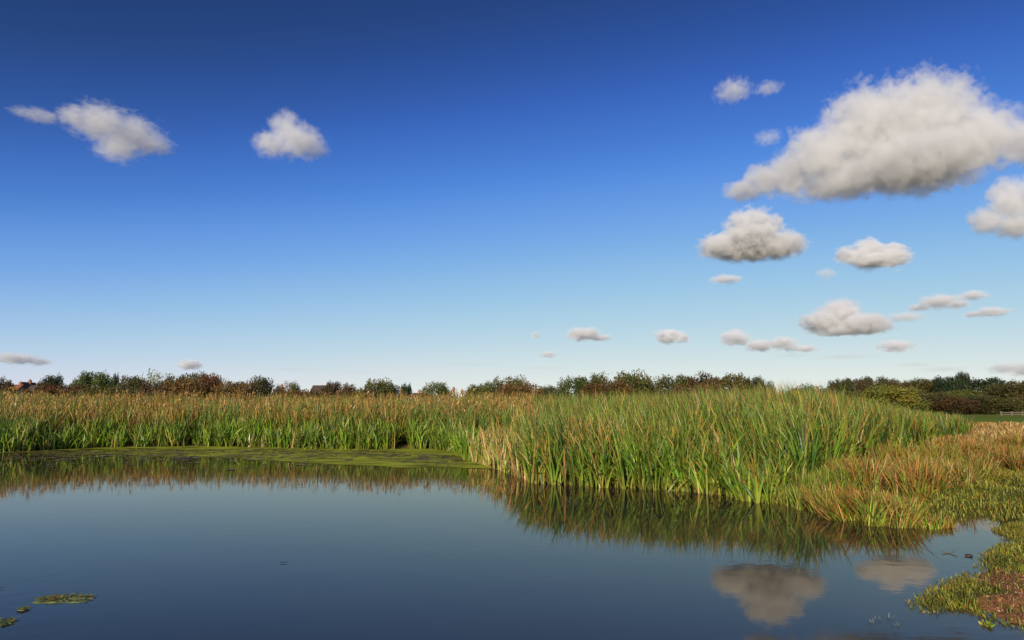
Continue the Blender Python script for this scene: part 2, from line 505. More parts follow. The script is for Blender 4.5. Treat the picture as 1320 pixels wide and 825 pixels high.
# flowering stems with loose plumes
k = rng.choice(len(x), 1900, replace=False)
hb = h[k] * rnd(len(k), 1.0, 1.13); zb = np.maximum(ground_z(x[k], y[k]), -.1)
st = blades(np.stack([x[k], y[k], zb], -1), hb, rnd(len(k), 0, 6.28), np.abs(rng.normal(0, .05, len(k))), rnd(len(k), 0, .25), np.full(len(k), .016), rnd(len(k), 0, 3),
            pick_cols(len(k), ['gold', 'straw', 'rust'], [.5, .2, .3]))
tall_parts.append(st)
for rep in range(5):
    pb_ = np.stack([x[k] + rng.normal(0, .04, len(k)), y[k] + rng.normal(0, .04, len(k)), zb + hb * rnd(len(k), .80, .93)], -1)
    tall_parts.append(blades(pb_, rnd(len(k), .12, .24), rnd(len(k), 0, 6.28), rnd(len(k), .1, .5), rnd(len(k), .2, .8), rnd(len(k), .02, .045), rnd(len(k), 0, 3),
                             pick_cols(len(k), ['gold', 'rust', 'straw'], [.5, .42, .08], .35), nseg=3))
reed_object("tall_golden_reeds", "tall reeds with golden and rusty tops behind the low green belt", tall_parts)

# --- far reeds filling the marsh behind
x, y = scatter(-62, 46, 38, 84, 5.2)
s = pond_dist(x, y)
ok = (np.abs(x) < y * .95 + 3) & in_bed(x, y) & (s > 10)
x, y = x[ok], y[ok]
p = pxof(x, y)
h = (2.35 + .5 * (fbm(x * .2, y * .2, 101) - .5)) * rnd(len(x), .8, 1.12) * (1 - .60 * smooth(1020, 1240, p)) * (1 - .28 * smooth(60, 84, y))
B = shoot_leaves(x, y, h, 4, .12, .05)
P4 = np.repeat(smooth(560, 820, p), 4)
P = np.stack([.2 + .5 * P4, .35 + 0 * P4, .4 - .25 * P4, .2 - .12 * P4], -1)
reed_object("far_reeds", "distant reeds filling the marsh in front of the bushes", [blades(*B, pick_cols(len(B[1]), ['green', 'olive', 'gold', 'rust'], P), nseg=3)])

# --- big green reed bed on the right
x, y = scatter(-2.5, 34, 11.2, 42, 64)
s = pond_dist(x, y); p = pxof(x, y)
dens = np.where(y < 19, 1.0, np.where(y < 27, .42, .18))
ok = (s > -.30) & in_bed(x, y) & (p > 682 + 10 * smooth(18, 30, y) + 22 * (fbm(x * .6, y * .6, 111) - .5)) & (rng.random(len(x)) < dens * (.5 + .9 * smooth(.3, .55, fbm(x * .8, y * .8, 112))))
x, y, s, p = x[ok], y[ok], s[ok], p[ok]
h = (1.22 + .34 * smooth(-.2, 1.3, s) + .42 * smooth(1.5, 6, s) + .50 * smooth(5, 13, s) + .4 * (fbm(x * .45, y * .45, 113) - .5)) * rnd(len(x), .8, 1.1) * (1 - .56 * smooth(1010, 1235, p)) * (1 - .42 * smooth(860, 985, p) * smooth(2.6, .2, s))
B = shoot_leaves(x, y, h, 7, .22, .035, az_bias=math.radians(170), bias=.10 * fbm(np.repeat(x, 7) * .5, np.repeat(y, 7) * .5, 117) + .02)
rp = np.repeat(p, 7); rs = np.repeat(s, 7)
pn = fbm(B[0][:, 0] * .7, B[0][:, 1] * .7, 114); pg = fbm(B[0][:, 0] * .4 + 9, B[0][:, 1] * .4, 115)
fr = smooth(.8, -.1, rs)
P = np.stack([.55 + 0 * pn, .45 * smooth(.6, .35, pn) + .12, .20 * smooth(.5, .65, pn) + .32 * fr, .34 + 0 * pn, .10 + .35 * smooth(.55, .7, pg) * (1 - fr), .03 + .18 * smooth(.62, .72, pg), .2 + 0 * pn], -1)
big = [blades(*B, pick_cols(len(B[1]), ['green', 'deep', 'bright', 'olive', 'gold', 'rust', 'greentan'], P), kink=True)]
# brown leaf litter and old stems at the foot
k = rng.random(len(x)) < .16
n = int(k.sum())
big.append(blades(np.stack([x[k] + rng.normal(0, .05, n), y[k] + rng.normal(0, .05, n), np.maximum(ground_z(x[k], y[k]), -.08)], -1), rnd(n, .3, .9), rnd(n, 0, 6.28), np.abs(rng.normal(.2, .4, n)), rnd(n, 0, 1.6), np.full(n, .02), rnd(n, 0, 3),
                  pick_cols(n, ['straw', 'rust', 'gold'], [.35, .35, .3])))
# a few stems standing above the rest against the sky
for (px, py, d) in ((1020, 488, 24), (745, 486, 20), (747, 492, 20.2), (815, 482, 21), (820, 489, 22), (855, 488, 19), (1008, 494, 23), (1002, 493, 25), (873, 494, 23), (1085, 500, 26), (975, 492, 21)):
    q = at_depth(px, py, d); zg = float(ground_z([q[0]], [d])[0])
    bb = np.array([[q[0] + .12, d, zg]])
    big.append(blades(bb, np.array([q[2] - zg]), np.array([math.radians(175)]), np.array([.05]), np.array([.12]), np.array([.028]), np.array([.3]), pick_cols(1, ['olive'], [1.])))
reed_object("green_reed_bed", "big leaning green reed bed on the right side of the pond", big)

# --- pale dead reeds at the corner between the two beds
x, y = scatter(-2.6, 1.6, 15.8, 24, 70)
s = pond_dist(x, y); p = pxof(x, y)
ok = (s > -.25) & (s < 2.3) & (p > 600 + 10 * vnoise(y * 2, x * 2, 5)) & (p < 694) & (fbm(x * 1.2, y * 1.2, 121) > .30)
x, y = x[ok], y[ok]
h = rnd(len(x), .6, 1.35)
B = shoot_leaves(x, y, h, 4, .17, .030)
reed_object("dead_straw_reeds", "clump of pale dead straw reeds at the corner of the algae", [blades(*B, pick_cols(len(B[1]), ['straw', 'gold', 'bright', 'olive'], [.40, .18, .24, .18]))])

# ------------------------------------------------------------------ grass on the banks
def grass(name, label, x, y, h, width, names, probs, lean=.35, bend=.9, nseg=3, az_bias=None, bias=0.0, cat="grass"):
    n = len(x)
    z = ground_z(x, y) - .004
    az = rnd(n, 0, 6.283); le = np.abs(rng.normal(0, lean, n))
    if az_bias is not None:
        vx = np.cos(az) * le + math.cos(az_bias) * bias; vy = np.sin(az) * le + math.sin(az_bias) * bias
        le = np.hypot(vx, vy); az = np.arctan2(vy, vx)
    v = blades(np.stack([x, y, z], -1), h, az, le, np.abs(rng.normal(0, bend, n)), width, rnd(n, -1.2, 1.2), pick_cols(n, names, probs), nseg=nseg)
    me = mesh_np(name, *v[:3], v[3]); me.materials.append(M_GRASS)
    o = link(name, me); tag(o, label, cat, kind="stuff"); return o

PAL.update({
    'turf':   ([.19, .18, .030], [.185, .210, .024], [.250, .255, .034]),
    'turfd':  ([.10, .10, .018], [.080, .105, .016], [.115, .135, .020]),
    'lime':   ([.28, .27, .036], [.280, .300, .030], [.340, .335, .046]),
    'fox':    ([.19, .11, .026], [.370, .150, .032], [.470, .195, .048]),
    'bleach': ([.40, .29, .110], [.540, .370, .150], [.640, .450, .200]),
})
# near spit: short grazed turf
x, y = scatter(3.2, 8.2, 4.6, 10.0, 4200)
s = pond_dist(x, y); near = y < 5.0 + 5.0 * smooth(4.0, 6.3, x)
cl = fbm(x * 3.2, y * 3.2, 131)
ok = (s > -.03) & (s < 3.2) & (y < 10.3 - .0 * x) & (pxof(x, y) < 1420) & (rng.random(len(x)) < (1 - .88 * soil_mask(x, y)) * (.45 + .7 * smooth(.25, .55, cl)))
ok &= ~((y > 9.95) & (pxof(x, y) < 1260))
x, y, s, cl = x[ok], y[ok], s[ok], cl[ok]
h = (.020 + .066 * cl) * rnd(len(x), .5, 1.3) * (1 + .25 * smooth(.3, .0, s))
grass("near_bank_turf", "short lumpy green turf on the near bank at lower right", x, y, h, rnd(len(x), .005, .010),
      ['turf', 'turfd', 'lime', 'gold', 'fox'], np.stack([.45 + 0 * cl, .5 * smooth(.6, .4, cl), .18 * smooth(.45, .65, cl), .05 + 0 * cl, .05 + 0 * cl], -1), lean=.6)
# far bank lawn between inlet and tussocks
x, y = scatter(4.0, 20, 9.6, 26, 520)
s = pond_dist(x, y); p = pxof(x, y)
cl = fbm(x * 1.3, y * 1.3, 141)
d = np.where(y < 13, 1, np.where(y < 17, .6, .28))
ok = (s > -.02) & (p < 1420) & (p > 960) & ~((y < 10.4) & (s < .35) & (p > 1265)) & (y > 9.9) & (~in_bed(x, y) | (s < .6)) & (rng.random(len(x)) < d * (.3 + .9 * smooth(.3, .6, cl)))
x, y, s, cl, p = x[ok], y[ok], s[ok], cl[ok], p[ok]
rough = smooth(12.2, 14.5, y + .006 * (1220 - p))
h = (.05 + .06 * cl + .13 * rough * cl) * rnd(len(x), .6, 1.35)
P = np.stack([.5 + 0 * cl, .16 * smooth(.6, .4, cl), .36 + 0 * cl, .08 + .08 * rough, .05 + .25 * rough * smooth(.45, .65, fbm(x * .6, y * .6, 143))], -1)
grass("far_bank_grass", "rough olive grass on the bank around the rush tussocks", x, y, h, rnd(len(x), .008, .014) * (1 + .5 * smooth(12, 20, y)), ['turf', 'turfd', 'lime', 'gold', 'fox'], P)
# dry tan grass beyond
x, y = scatter(9, 62, 20, 60, 46)
p = pxof(x, y)
ok = ~in_bed(x, y) & (p < 1420) & (rng.random(len(x)) < 1.0 - .55 * smooth(25, 55, y))
x, y, p = x[ok], y[ok], p[ok]; cl = fbm(x * .35, y * .35, 151)
h = (.12 + .38 * cl * smooth(.35, .6, cl)) * rnd(len(x), .6, 1.3) * (1 - .45 * smooth(40, 60, y))
t_ = smooth(22, 32, y)
grass("dry_tan_grass", "dry tan and rusty grass in front of the green meadow", x, y, h, np.full(len(x), .03) * (1 + smooth(25, 55, y)), ['gold', 'fox', 'bleach', 'turf'],
      np.stack([.3 + 0 * t_, .16 + .3 * smooth(.5, .65, cl), .06 + .4 * t_, .5 - .4 * t_], -1))
# fine fringe of grass between the reed bed and the tussocks
x, y = scatter(3.2, 9, 10.6, 17, 900)
s = pond_dist(x, y); p = pxof(x, y)
rb = np.interp(y, RB_Y, RB_P)
ok = (s > -.22) & (p > rb - 60) & (p < rb + 95) & (p < 1110) & (rng.random(len(x)) < .9 * smooth(.3, .5, fbm(x * 1.6, y * 1.6, 161)) * smooth(17, 13.5, y))
x, y, s = x[ok], y[ok], s[ok]
h = (.30 + .35 * fbm(x * .9, y * .9, 162)) * rnd(len(x), .6, 1.2)
grass("fringe_grass", "fine yellow green grass fringing the reed bed beside the tussocks", x, y, h, np.full(len(x), .011), ['olive', 'bright', 'gold', 'greentan', 'deep'], [.35, .25, .10, .2, .12], lean=.28, bend=.5, nseg=4)

# ------------------------------------------------------------------ rush tussocks: each one a plant of its own
def tussock(label, px, py, height, rad, n, probs_g, dry_frac, probs_d, lean_az=None, bias=0.0, depth=None):
    q = ground_at(px, py, 0.08)
    zc = float(ground_z([q[0]], [q[1]])[0])
    root = empty("rush_tussock", (q[0], q[1], max(zc, 0.0)))
    tag(root, label, "tussock", "rush tussocks on the right bank")
    nsub = max(3, int(5 + 7 * rad))
    sr = rad * .85 * np.sqrt(rng.random(nsub)); sa_ = rnd(nsub, 0, 6.283)
    sx, sy = sr * np.cos(sa_), sr * np.sin(sa_)
    sh = rnd(nsub, .55, 1.08) * (1 - .3 * sr / rad); slx, sly = rng.normal(0, .14, nsub), rng.normal(0, .14, nsub)
    swg = rnd(nsub, .4, 1.2); swg /= swg.sum(); sdry = rnd(nsub, .3, 1.7)
    def tuft(n, names, probs, hs, name, wid, wgt):
        k = rng.choice(nsub, n, p=wgt / wgt.sum())
        r = (.10 + .16 * rad) * np.sqrt(rng.random(n)); a = rnd(n, 0, 6.283)
        bx, by = sx[k] + r * np.cos(a), sy[k] + r * np.sin(a)
        zz = np.maximum(ground_z(bx + q[0], by + q[1]), -.08) - max(zc, 0.0)
        az = np.where(rng.random(n) < .6, a + rng.normal(0, .7, n), rnd(n, 0, 6.283))
        le = np.abs(rng.normal(.06, .20, n)) + .9 * r
        bsx = math.cos(lean_az) * bias if lean_az is not None else 0.0
        bsy = math.sin(lean_az) * bias if lean_az is not None else 0.0
        vx = np.cos(az) * le + bsx + slx[k]; vy = np.sin(az) * le + bsy + sly[k]
        le = np.hypot(vx, vy); az = np.arctan2(vy, vx)
        hh = height * hs * sh[k] * rnd(n, .4, 1.12)
        bd = np.abs(rng.normal(.2, .35, n)) + (rng.random(n) < .12) * rnd(n, .5, 1.5)
        v = blades(np.stack([bx, by, zz], -1), hh, az, le, bd, rnd(n, .7, 1.4) * wid, rnd(n, -1.5, 1.5), pick_cols(n, names, probs), nseg=4)
        me = mesh_np(name, *v[:3], v[3]); me.materials.append(M_GRASS)
        link(name, me, root)
    ng = int(n * (1 - dry_frac)); nd = n - ng
    tuft(ng, ['olive', 'bright', 'lime', 'deep', 'gold'], probs_g, 1.0, "green_blades", .013, swg)
    tuft(nd, ['fox', 'gold', 'rust', 'bleach'], np.array(probs_d) * [1.05, 1.2, .8, 1.3], 1.05, "dry_stems", .012, swg * sdry)
    return root
LEFT = math.radians(175)
tussock("large rush tussock leaning left with rust red stems at the water's edge", 1104, 659, .68, .62, 1900, [.4, .3, .1, .1, .1], .48, [.6, .25, .15, .05], LEFT, .20)
tussock("greener rush tussock at the water's edge right of the rust red one", 1143, 667, .62, .52, 1500, [.35, .4, .2, .1, .1], .30, [.6, .3, .2, .05], LEFT, .08)
tussock("small brown rush tussock beside the dark gap in the bank", 1170, 661, .48, .36, 900, [.4, .3, .1, .1, .1], .55, [.5, .3, .25, .05])
tussock("low lime green rush tuft at the waterline right of the tussocks", 1196, 672, .26, .28, 700, [.2, .4, .5, .05, .1], .30, [.5, .4, .1, .1])
tussock("broad reddish tussock of arching dry stems behind the waterside ones", 1150, 636, .84, 1.05, 2600, [.4, .25, .15, .1, .15], .58, [.62, .25, .12, .06], LEFT, .18)
tussock("tall tussock with pale bleached stalks standing up in the middle", 1212, 628, .92, .85, 2300, [.4, .3, .25, .1, .2], .42, [.35, .3, .1, .35])
tussock("yellow green tussock right of the bleached stalks", 1246, 621, .66, .65, 1500, [.4, .3, .35, .05, .2], .35, [.4, .4, .1, .1])
tussock("dark rusty tussock at the right edge of the picture", 1300, 612, .72, .80, 1700, [.4, .2, .1, .3, .1], .60, [.5, .15, .35, .05])
tussock("round tawny tussock in front of the tan grass, second from right", 1272, 592, .78, .95, 1700, [.4, .2, .2, .2, .2], .62, [.55, .3, .1, .1])
tussock("distant bushy tawny tussock against the tan grass at the right edge", 1316, 583, .85, 1.1, 1500, [.4, .2, .2, .2, .2], .65, [.5, .3, .2, .1])
tussock("olive tussock tucked against the end of the reed bed", 1180, 606, .85, 1.1, 1900, [.45, .3, .2, .1, .2], .45, [.5, .3, .1, .1], LEFT, .12)
tussock("thin reddish tussock between the reed bed and the broad reddish one", 1108, 630, .62, .65, 1000, [.5, .3, .1, .1, .1], .40, [.6, .3, .15, .05], LEFT, .15)
# ------------------------------------------------------------------ trees and bushes beyond the reeds
def crown_mesh(name, seed, nlobe=16, nleaf=3000, leaf=.045, dome=True, sparse=1.0, upright=False):
    """leaf sprays spread through uneven lobes; unit size: radius 1, height 0..1"""
    r_ = np.random.default_rng(seed)
    lob = []
    for k in range(nlobe):
        a = 6.283 * k * .618 + r_.uniform(-.5, .5)
        if dome:
            zz = r_.uniform(.08, .80); rr = math.sqrt(max(.02, 1 - (zz / .95) ** 2.6)) * r_.uniform(.45, .82)
        else:
            zz = r_.uniform(.38, .80); rr = math.sqrt(max(.02, 1 - abs((zz - .55) / .42) ** 2.4)) * r_.uniform(.35, .80)
        R = r_.uniform(.20, .34)
        lob.append((rr * math.cos(a), rr * math.sin(a), min(zz, .99 - R * .8), R, r_.uniform(.75, 1.25), r_.uniform(-.14, .14)))
    lob.append((r_.uniform(-.2, .2), 0.0, .70, .33, 1.0, 0.0))
    lob = np.array(lob)
    w = lob[:, 3] ** 2; k = r_.choice(len(lob), nleaf, p=w / w.sum())
    d = r_.normal(size=(nleaf, 3)); d /= np.linalg.norm(d, axis=1)[:, None]
    d[:, 2] = np.abs(d[:, 2]) * np.where(r_.random(nleaf) < .72, 1, -1)
    rad = lob[k, 3] * (r_.random(nleaf) ** .35) * r_.uniform(.85, 1.18, nleaf)
    c = lob[k, :3] + d * rad[:, None] * np.array([1, 1, .9])
    keep = (c[:, 2] > .01) & (vnoise(c[:, 0] * 5 + 50, c[:, 2] * 5 + c[:, 1] * 4 + 50, seed) > .20 * sparse)
    c = c[keep]; k = k[keep]; n = len(c)
    nrm = r_.normal(size=(n, 3)) + np.array([0, 0, .4]); nrm /= np.linalg.norm(nrm, axis=1)[:, None]
    t1 = np.cross(nrm, r_.normal(size=(n, 3))); t1 /= np.linalg.norm(t1, axis=1)[:, None]
    t2 = np.cross(nrm, t1)
    sz = leaf * r_.uniform(.5, 1.35, n)[:, None]
    V = np.stack([c - t1 * sz, c + t2 * sz * .6, c + t1 * sz, c - t2 * sz * .6], 1).reshape(-1, 3)
    L = np.arange(4 * n); S = np.arange(n) * 4
    br = (lob[k, 4] * r_.uniform(.8, 1.2, n))[:, None]
    col = br * np.stack([1 + lob[k, 5] * 1.6 + r_.uniform(-.12, .12, n), np.ones(n), 1 - lob[k, 5]], -1)
    return mesh_np(name, V, L, S, np.repeat(col, 4, 0))

def tube(path, radii, sides=6):
    V, Fc = [], []
    for i, (p, r) in enumerate(zip(path, radii)):
        p = np.array(p, float)
        dr = np.array(path[min(i + 1, len(path) - 1)], float) - np.array(path[max(i - 1, 0)], float); dr /= np.linalg.norm(dr)
        a = np.cross(dr, (0.3, 1, .1)); a /= np.linalg.norm(a); b = np.cross(dr, a)
        for k in range(sides):
            t = 2 * math.pi * k / sides
            V.append(p + r * (math.cos(t) * a + math.sin(t) * b))
    for i in range(len(path) - 1):
        for k in range(sides):
            Fc.append((i * sides + k, i * sides + (k + 1) % sides, (i + 1) * sides + (k + 1) % sides, (i + 1) * sides + k))
    return V, Fc

def trunk_mesh(name, seed, top=.62, nlimb=6, r0=.05, multi=False):
    r_ = np.random.default_rng(seed); V, Fc = [], []
    def add(path, rad):
        v, f = tube(path, rad); o = len(V); V.extend(v); Fc.extend([tuple(i + o for i in q) for q in f])
    bases = [(0, 0)] if not multi else [(r_.uniform(-.18, .18), r_.uniform(-.18, .18)) for _ in range(4)]
    for bx, by in bases:
        dx, dy = (r_.uniform(-.05, .05), r_.uniform(-.05, .05)) if not multi else (bx * 1.6, by * 1.6)
        add([(bx, by, -.06), (bx + dx * .4, by + dy * .4, top * .4), (bx + dx, by + dy, top * .8), (bx + dx * 1.3, by + dy * 1.3, top * 1.25)], [r0, r0 * .75, r0 * .5, r0 * .15])
        for k in range(nlimb if not multi else 2):
            a = r_.uniform(0, 6.283); z0 = top * r_.uniform(.45, .95); L_ = r_.uniform(.35, .65)
            p0 = (bx + dx * z0 / top, by + dy * z0 / top, z0)
            add([p0, (p0[0] + .5 * L_ * math.cos(a), p0[1] + .5 * L_ * math.sin(a), z0 + .12), (p0[0] + L_ * math.cos(a), p0[1] + L_ * math.sin(a), z0 + .3 * L_ + .06)], [r0 * .42, r0 * .28, r0 * .08])
    me = mesh_py(name, V, Fc, True); me.materials.append(M_BARK); return me

M_BARK = plain_mat("bark", (.085, .065, .045), .9, .4, 9.0)
TINT = {'dark': (.030, .046, .014), 'green': (.085, .105, .020), 'olive': (.095, .088, .019), 'red': (.115, .055, .020), 'orange': (.130, .078, .021), 'brown': (.085, .053, .019),
        'yellow': (.170, .155, .022), 'pale': (.220, .220, .080), 'deepolive': (.070, .066, .018), 'lime': (.125, .135, .024)}
M_LEAF = {k: leaf_mat("leaves_" + k, .15, .55, tint=tuple(1.1 * c for c in v)) for k, v in TINT.items()}
BUSH = [crown_mesh("crown", 200 + k, 30, 14000, .027) for k in range(5)]
ROUND = [crown_mesh("crown", 230 + k, 24, 11000, .028, dome=False) for k in range(3)]
AIRY = crown_mesh("crown", 260, 13, 2200, .032, dome=False, sparse=2.0)
TRUNKS = {'bush': trunk_mesh("trunk", 1, .5, 5, .035, True), 'tree': trunk_mesh("trunk", 2, .58, 7, .055), 'airy': trunk_mesh("trunk", 3, .62, 11, .04)}
_tc = [0]
def plant(kind, px, top, wpx, depth, tint, label, group):
    """px, top: where its highest leaves stand; wpx: its width in the picture; depth: metres away"""
    q = at_depth(px, top, depth)
    zg = float(ground_z([q[0]], [depth])[0])
    hgt = q[2] - zg; rad = wpx / 2 / F * depth
    k = _tc[0]; _tc[0] += 1
    name = {'bush': 'bush', 'tree': 'tree', 'airy': 'tree'}[kind]
    root = empty(name, (q[0], depth, zg), (k * 2.399) % 6.283)
    tag(root, label, name, group)
    me = {'bush': BUSH[k % 5], 'tree': ROUND[k % 3], 'airy': AIRY}[kind]
    c = link("crown", me, root); wf = 1.42 if kind == 'bush' else 1.2
    c.scale = (rad * wf, rad * wf, hgt * 1.03)
    if not me.materials: me.materials.append(None)
    c.material_slots[0].link = 'OBJECT'; c.material_slots[0].material = M_LEAF[tint]
    t = link("trunk", TRUNKS[kind], root); t.scale = (rad, rad, hgt)
    return root

GL, GM, GR = "bushes beyond the left reeds", "bushes beyond the middle and right reeds", "trees and scrub beyond the meadow"
for a in [
    ('bush', 4, 488, 22, 120, 'brown', "dark brown bush at the very left edge beside the houses", GL),
    ('tree', 67, 485, 30, 135, 'dark', "dark green domed tree just right of the red roofed house", GL),
    ('bush', 28, 502, 60, 92, 'brown', "low brown scrub below the white gabled house at left", GL),
    ('bush', 88, 496, 66, 90, 'red', "low rust red bush below the dark domed tree", GL),
    ('tree', 122, 481, 44, 118, 'green', "broad green tree left of the tiny pointed tree", GL),
    ('tree', 148, 481, 10, 130, 'dark', "tiny dark pointed tree poking up above the left bushes", GL),
    ('bush', 128, 500, 60, 88, 'olive', "olive bush in front of the broad green tree", GL),
    ('bush', 172, 486, 48, 96, 'deepolive', "dark olive bush left of the airy pale tree", GL),
    ('airy', 206, 479, 46, 115, 'pale', "airy pale tree with sky showing through its crown", GL),
    ('bush', 203, 493, 50, 92, 'brown', "brown bush directly below the airy pale tree", GL),
    ('bush', 244, 482, 56, 100, 'olive', "olive topped bush just right of the airy pale tree", GL),
    ('bush', 240, 490, 66, 90, 'orange', "orange brown bush in front of the olive topped one", GL),
    ('bush', 271, 483, 44, 94, 'red', "red brown bush with twiggy top, right end of the tall group", GL),
    ('bush', 302, 492, 52, 92, 'orange', "low orange brown bush sloping down to the dark dome", GL),
    ('bush', 335, 486, 38, 98, 'deepolive', "dark domed bush standing alone right of the orange slope", GL),
    ('airy', 366, 493, 24, 120, 'brown', "thin twiggy shrub beside the long roofed house", GL),
    ('bush', 379, 494, 18, 125, 'green', "small green bush left of the long roofed house", GL),
    ('bush', 392, 503, 70, 90, 'orange', "low orange scrub in front of the long roofed house", GL),
    ('bush', 428, 493, 26, 112, 'brown', "brown bush touching the right end of the long roof", GL),
    ('bush', 448, 495, 26, 108, 'red', "small red brown bush right of the long roofed house", GL),
    ('bush', 462, 503, 60, 90, 'orange', "low tawny scrub right of the small red brown bush", GL),
    ('bush', 487, 490, 44, 100, 'olive', "olive brown bush left of the dark round tree", GL),
    ('bush', 503, 496, 26, 104, 'brown', "small brown bush touching the dark round tree", GL),
    ('tree', 522, 494, 16, 118, 'dark', "small dark round tree standing alone above the middle reeds", GL),
    ('bush', 562, 493, 38, 98, 'lime', "light green bush right of the small orange roofed house", GM),
    ('bush', 622, 494, 38, 96, 'lime', "light green domed bush right of the white sheds", GM),
    ('bush', 656, 487, 48, 96, 'olive', "olive bush with tawny foot at the middle of the skyline", GM),
    ('bush', 670, 494, 48, 88, 'orange', "tawny bush sloping down to the gap in the skyline", GM),
    ('bush', 704, 498, 26, 125, 'deepolive', "small dark bush in the gap of the skyline", GM),
    ('bush', 740, 486, 44, 88, 'green', "green bush at the left end of the middle row", GM),
    ('bush', 762, 485, 36, 92, 'deepolive', "dark green bush, second in the middle row", GM),
    ('bush', 800, 481, 66, 90, 'olive', "highest broad bush of the middle row", GM),
    ('bush', 785, 492, 56, 84, 'orange', "tawny bush in front of the highest broad bush", GM),
    ('bush', 829, 487, 24, 94, 'olive', "small olive bush right of the highest broad bush", GM),
    ('bush', 865, 484, 50, 92, 'olive', "rounded olive bush between two dips of the middle row", GM),
    ('bush', 905, 483, 50, 92, 'brown', "brownish bush right of the rounded olive one", GM),
    ('bush', 898, 494, 60, 84, 'orange', "tawny scrub in front of the brownish bush", GM),
    ('bush', 942, 483, 48, 92, 'olive', "olive bush with tawny leaves near the right end of the middle row", GM),
    ('bush', 970, 487, 30, 90, 'deepolive', "dark bush at the right end of the middle row", GM),
    ('bush', 986, 492, 26, 88, 'green', "low green bush closing the middle row", GM),
    ('bush', 1046, 498, 60, 92, 'olive', "low olive bush showing over the right reed bed", GM),
    ('tree', 1080, 489, 34, 190, 'deepolive', "dark tree at the left end of the wood", GR),
    ('tree', 1104, 489, 40, 195, 'brown', "brownish tree, second from the left end of the wood", GR),
    ('tree', 1129, 487, 40, 195, 'deepolive', "rounded dark tree behind the yellow willow", GR),
    ('bush', 1092, 504, 56, 150, 'olive', "olive scrub below the left end of the wood", GR),
    ('bush', 1146, 497, 62, 140, 'yellow', "yellow green willow bush at the near edge of the wood", GR),
    ('tree', 1155, 490, 30, 198, 'brown', "brown topped tree right of the rounded dark tree", GR),
    ('tree', 1179, 488, 42, 195, 'olive', "olive tree in the middle of the wood", GR),
    ('tree', 1199, 491, 30, 198, 'deepolive', "low dark tree right of the olive tree", GR),
    ('tree', 1222, 487, 40, 185, 'dark', "dark green tree left of the tall slender one", GR),
    ('bush', 1188, 504, 66, 150, 'deepolive', "dull olive thicket right of the yellow willow", GR),
    ('tree', 1262, 489, 58, 185, 'dark', "broad dark green tree right of the tall slender one", GR),
    ('bush', 1243, 503, 44, 160, 'lime', "pale green bush at the foot of the tall slender tree", GR),
    ('bush', 1226, 512, 52, 145, 'brown', "brownish thicket at the meadow edge below the wood", GR),
    ('bush', 1268, 510, 56, 145, 'deepolive', "dark olive thicket at the meadow edge near the fence", GR),
    ('tree', 1308, 492, 64, 165, 'deepolive', "big dark tree at the right edge of the picture", GR),
    ('bush', 1296, 513, 48, 142, 'olive', "olive bush under the big dark tree by the fence", GR),
    ('bush', 1345, 508, 50, 150, 'brown', "brownish scrub cut off by the right edge of the picture", GR),
]:
    plant(*a)

# the tall slender tree: two tufts of leaves on a bare forked trunk
q = at_depth(1240, 480, 188); zg = float(ground_z([q[0]], [188])[0]); hg = q[2] - zg; px_m = 188 / F
root = empty("tree", (q[0], 188, zg)); tag(root, "tall slender tree with bare trunk rising above the wood", "tree", GR)
V, Fc = [], []
for path, rad in (([(0, 0, -.3), (.1, 0, hg * .35), (-.2, 0, hg * .6), (-.7, 0, hg * .9)], [.32, .26, .2, .05]), ([(.1, 0, hg * .4), (.7, .2, hg * .62), (1.0, .2, hg * .92)], [.2, .16, .04])):
    v, f = tube(path, rad, 7); o_ = len(V); V += v; Fc += [tuple(i + o_ for i in t) for t in f]
me = mesh_py("trunk", V, Fc, True); me.materials.append(M_BARK); link("trunk", me, root)
for (dx, z0, z1, r) in ((-.75, .42, 1.0, 6.0), (.95, .50, 1.03, 6.2)):
    c = link("crown", ROUND[1 if dx < 0 else 2], root)
    c.location = (dx, 0, hg * (z0 - .30)); c.scale = (r * px_m, r * px_m, hg * (z1 - z0) * 1.55)
    c.material_slots[0].link = 'OBJECT'; c.material_slots[0].material = M_LEAF['dark']

# ------------------------------------------------------------------ houses far behind the marsh
M_BRICK = plain_mat("red_brick", (.30, .15, .09), .85, .3, 3.0)
M_RENDER = plain_mat("pale_render", (.62, .57, .50), .8, .12, 2.0)
M_TILE = plain_mat("clay_tile", (.27, .10, .06), .8, .3, 4.0)
M_SLATE = plain_mat("brown_slate", (.10, .07, .055), .7, .3, 4.0)
M_GLASS = plain_mat("window_glass", (.03, .035, .04), .08, .2, 1.0, spec=.5)
M_FRAME = plain_mat("white_paint", (.75, .74, .70), .5, .05, 2.0)

def box_v(x0, x1, y0, y1, z0, z1):
    v = [(x0, y0, z0), (x1, y0, z0), (x1, y1, z0), (x0, y1, z0), (x0, y0, z1), (x1, y0, z1), (x1, y1, z1), (x0, y1, z1)]
    f = [(3, 2, 1, 0), (4, 5, 6, 7), (0, 1, 5, 4), (1, 2, 6, 5), (2, 3, 7, 6), (3, 0, 4, 7)]
    return v, f

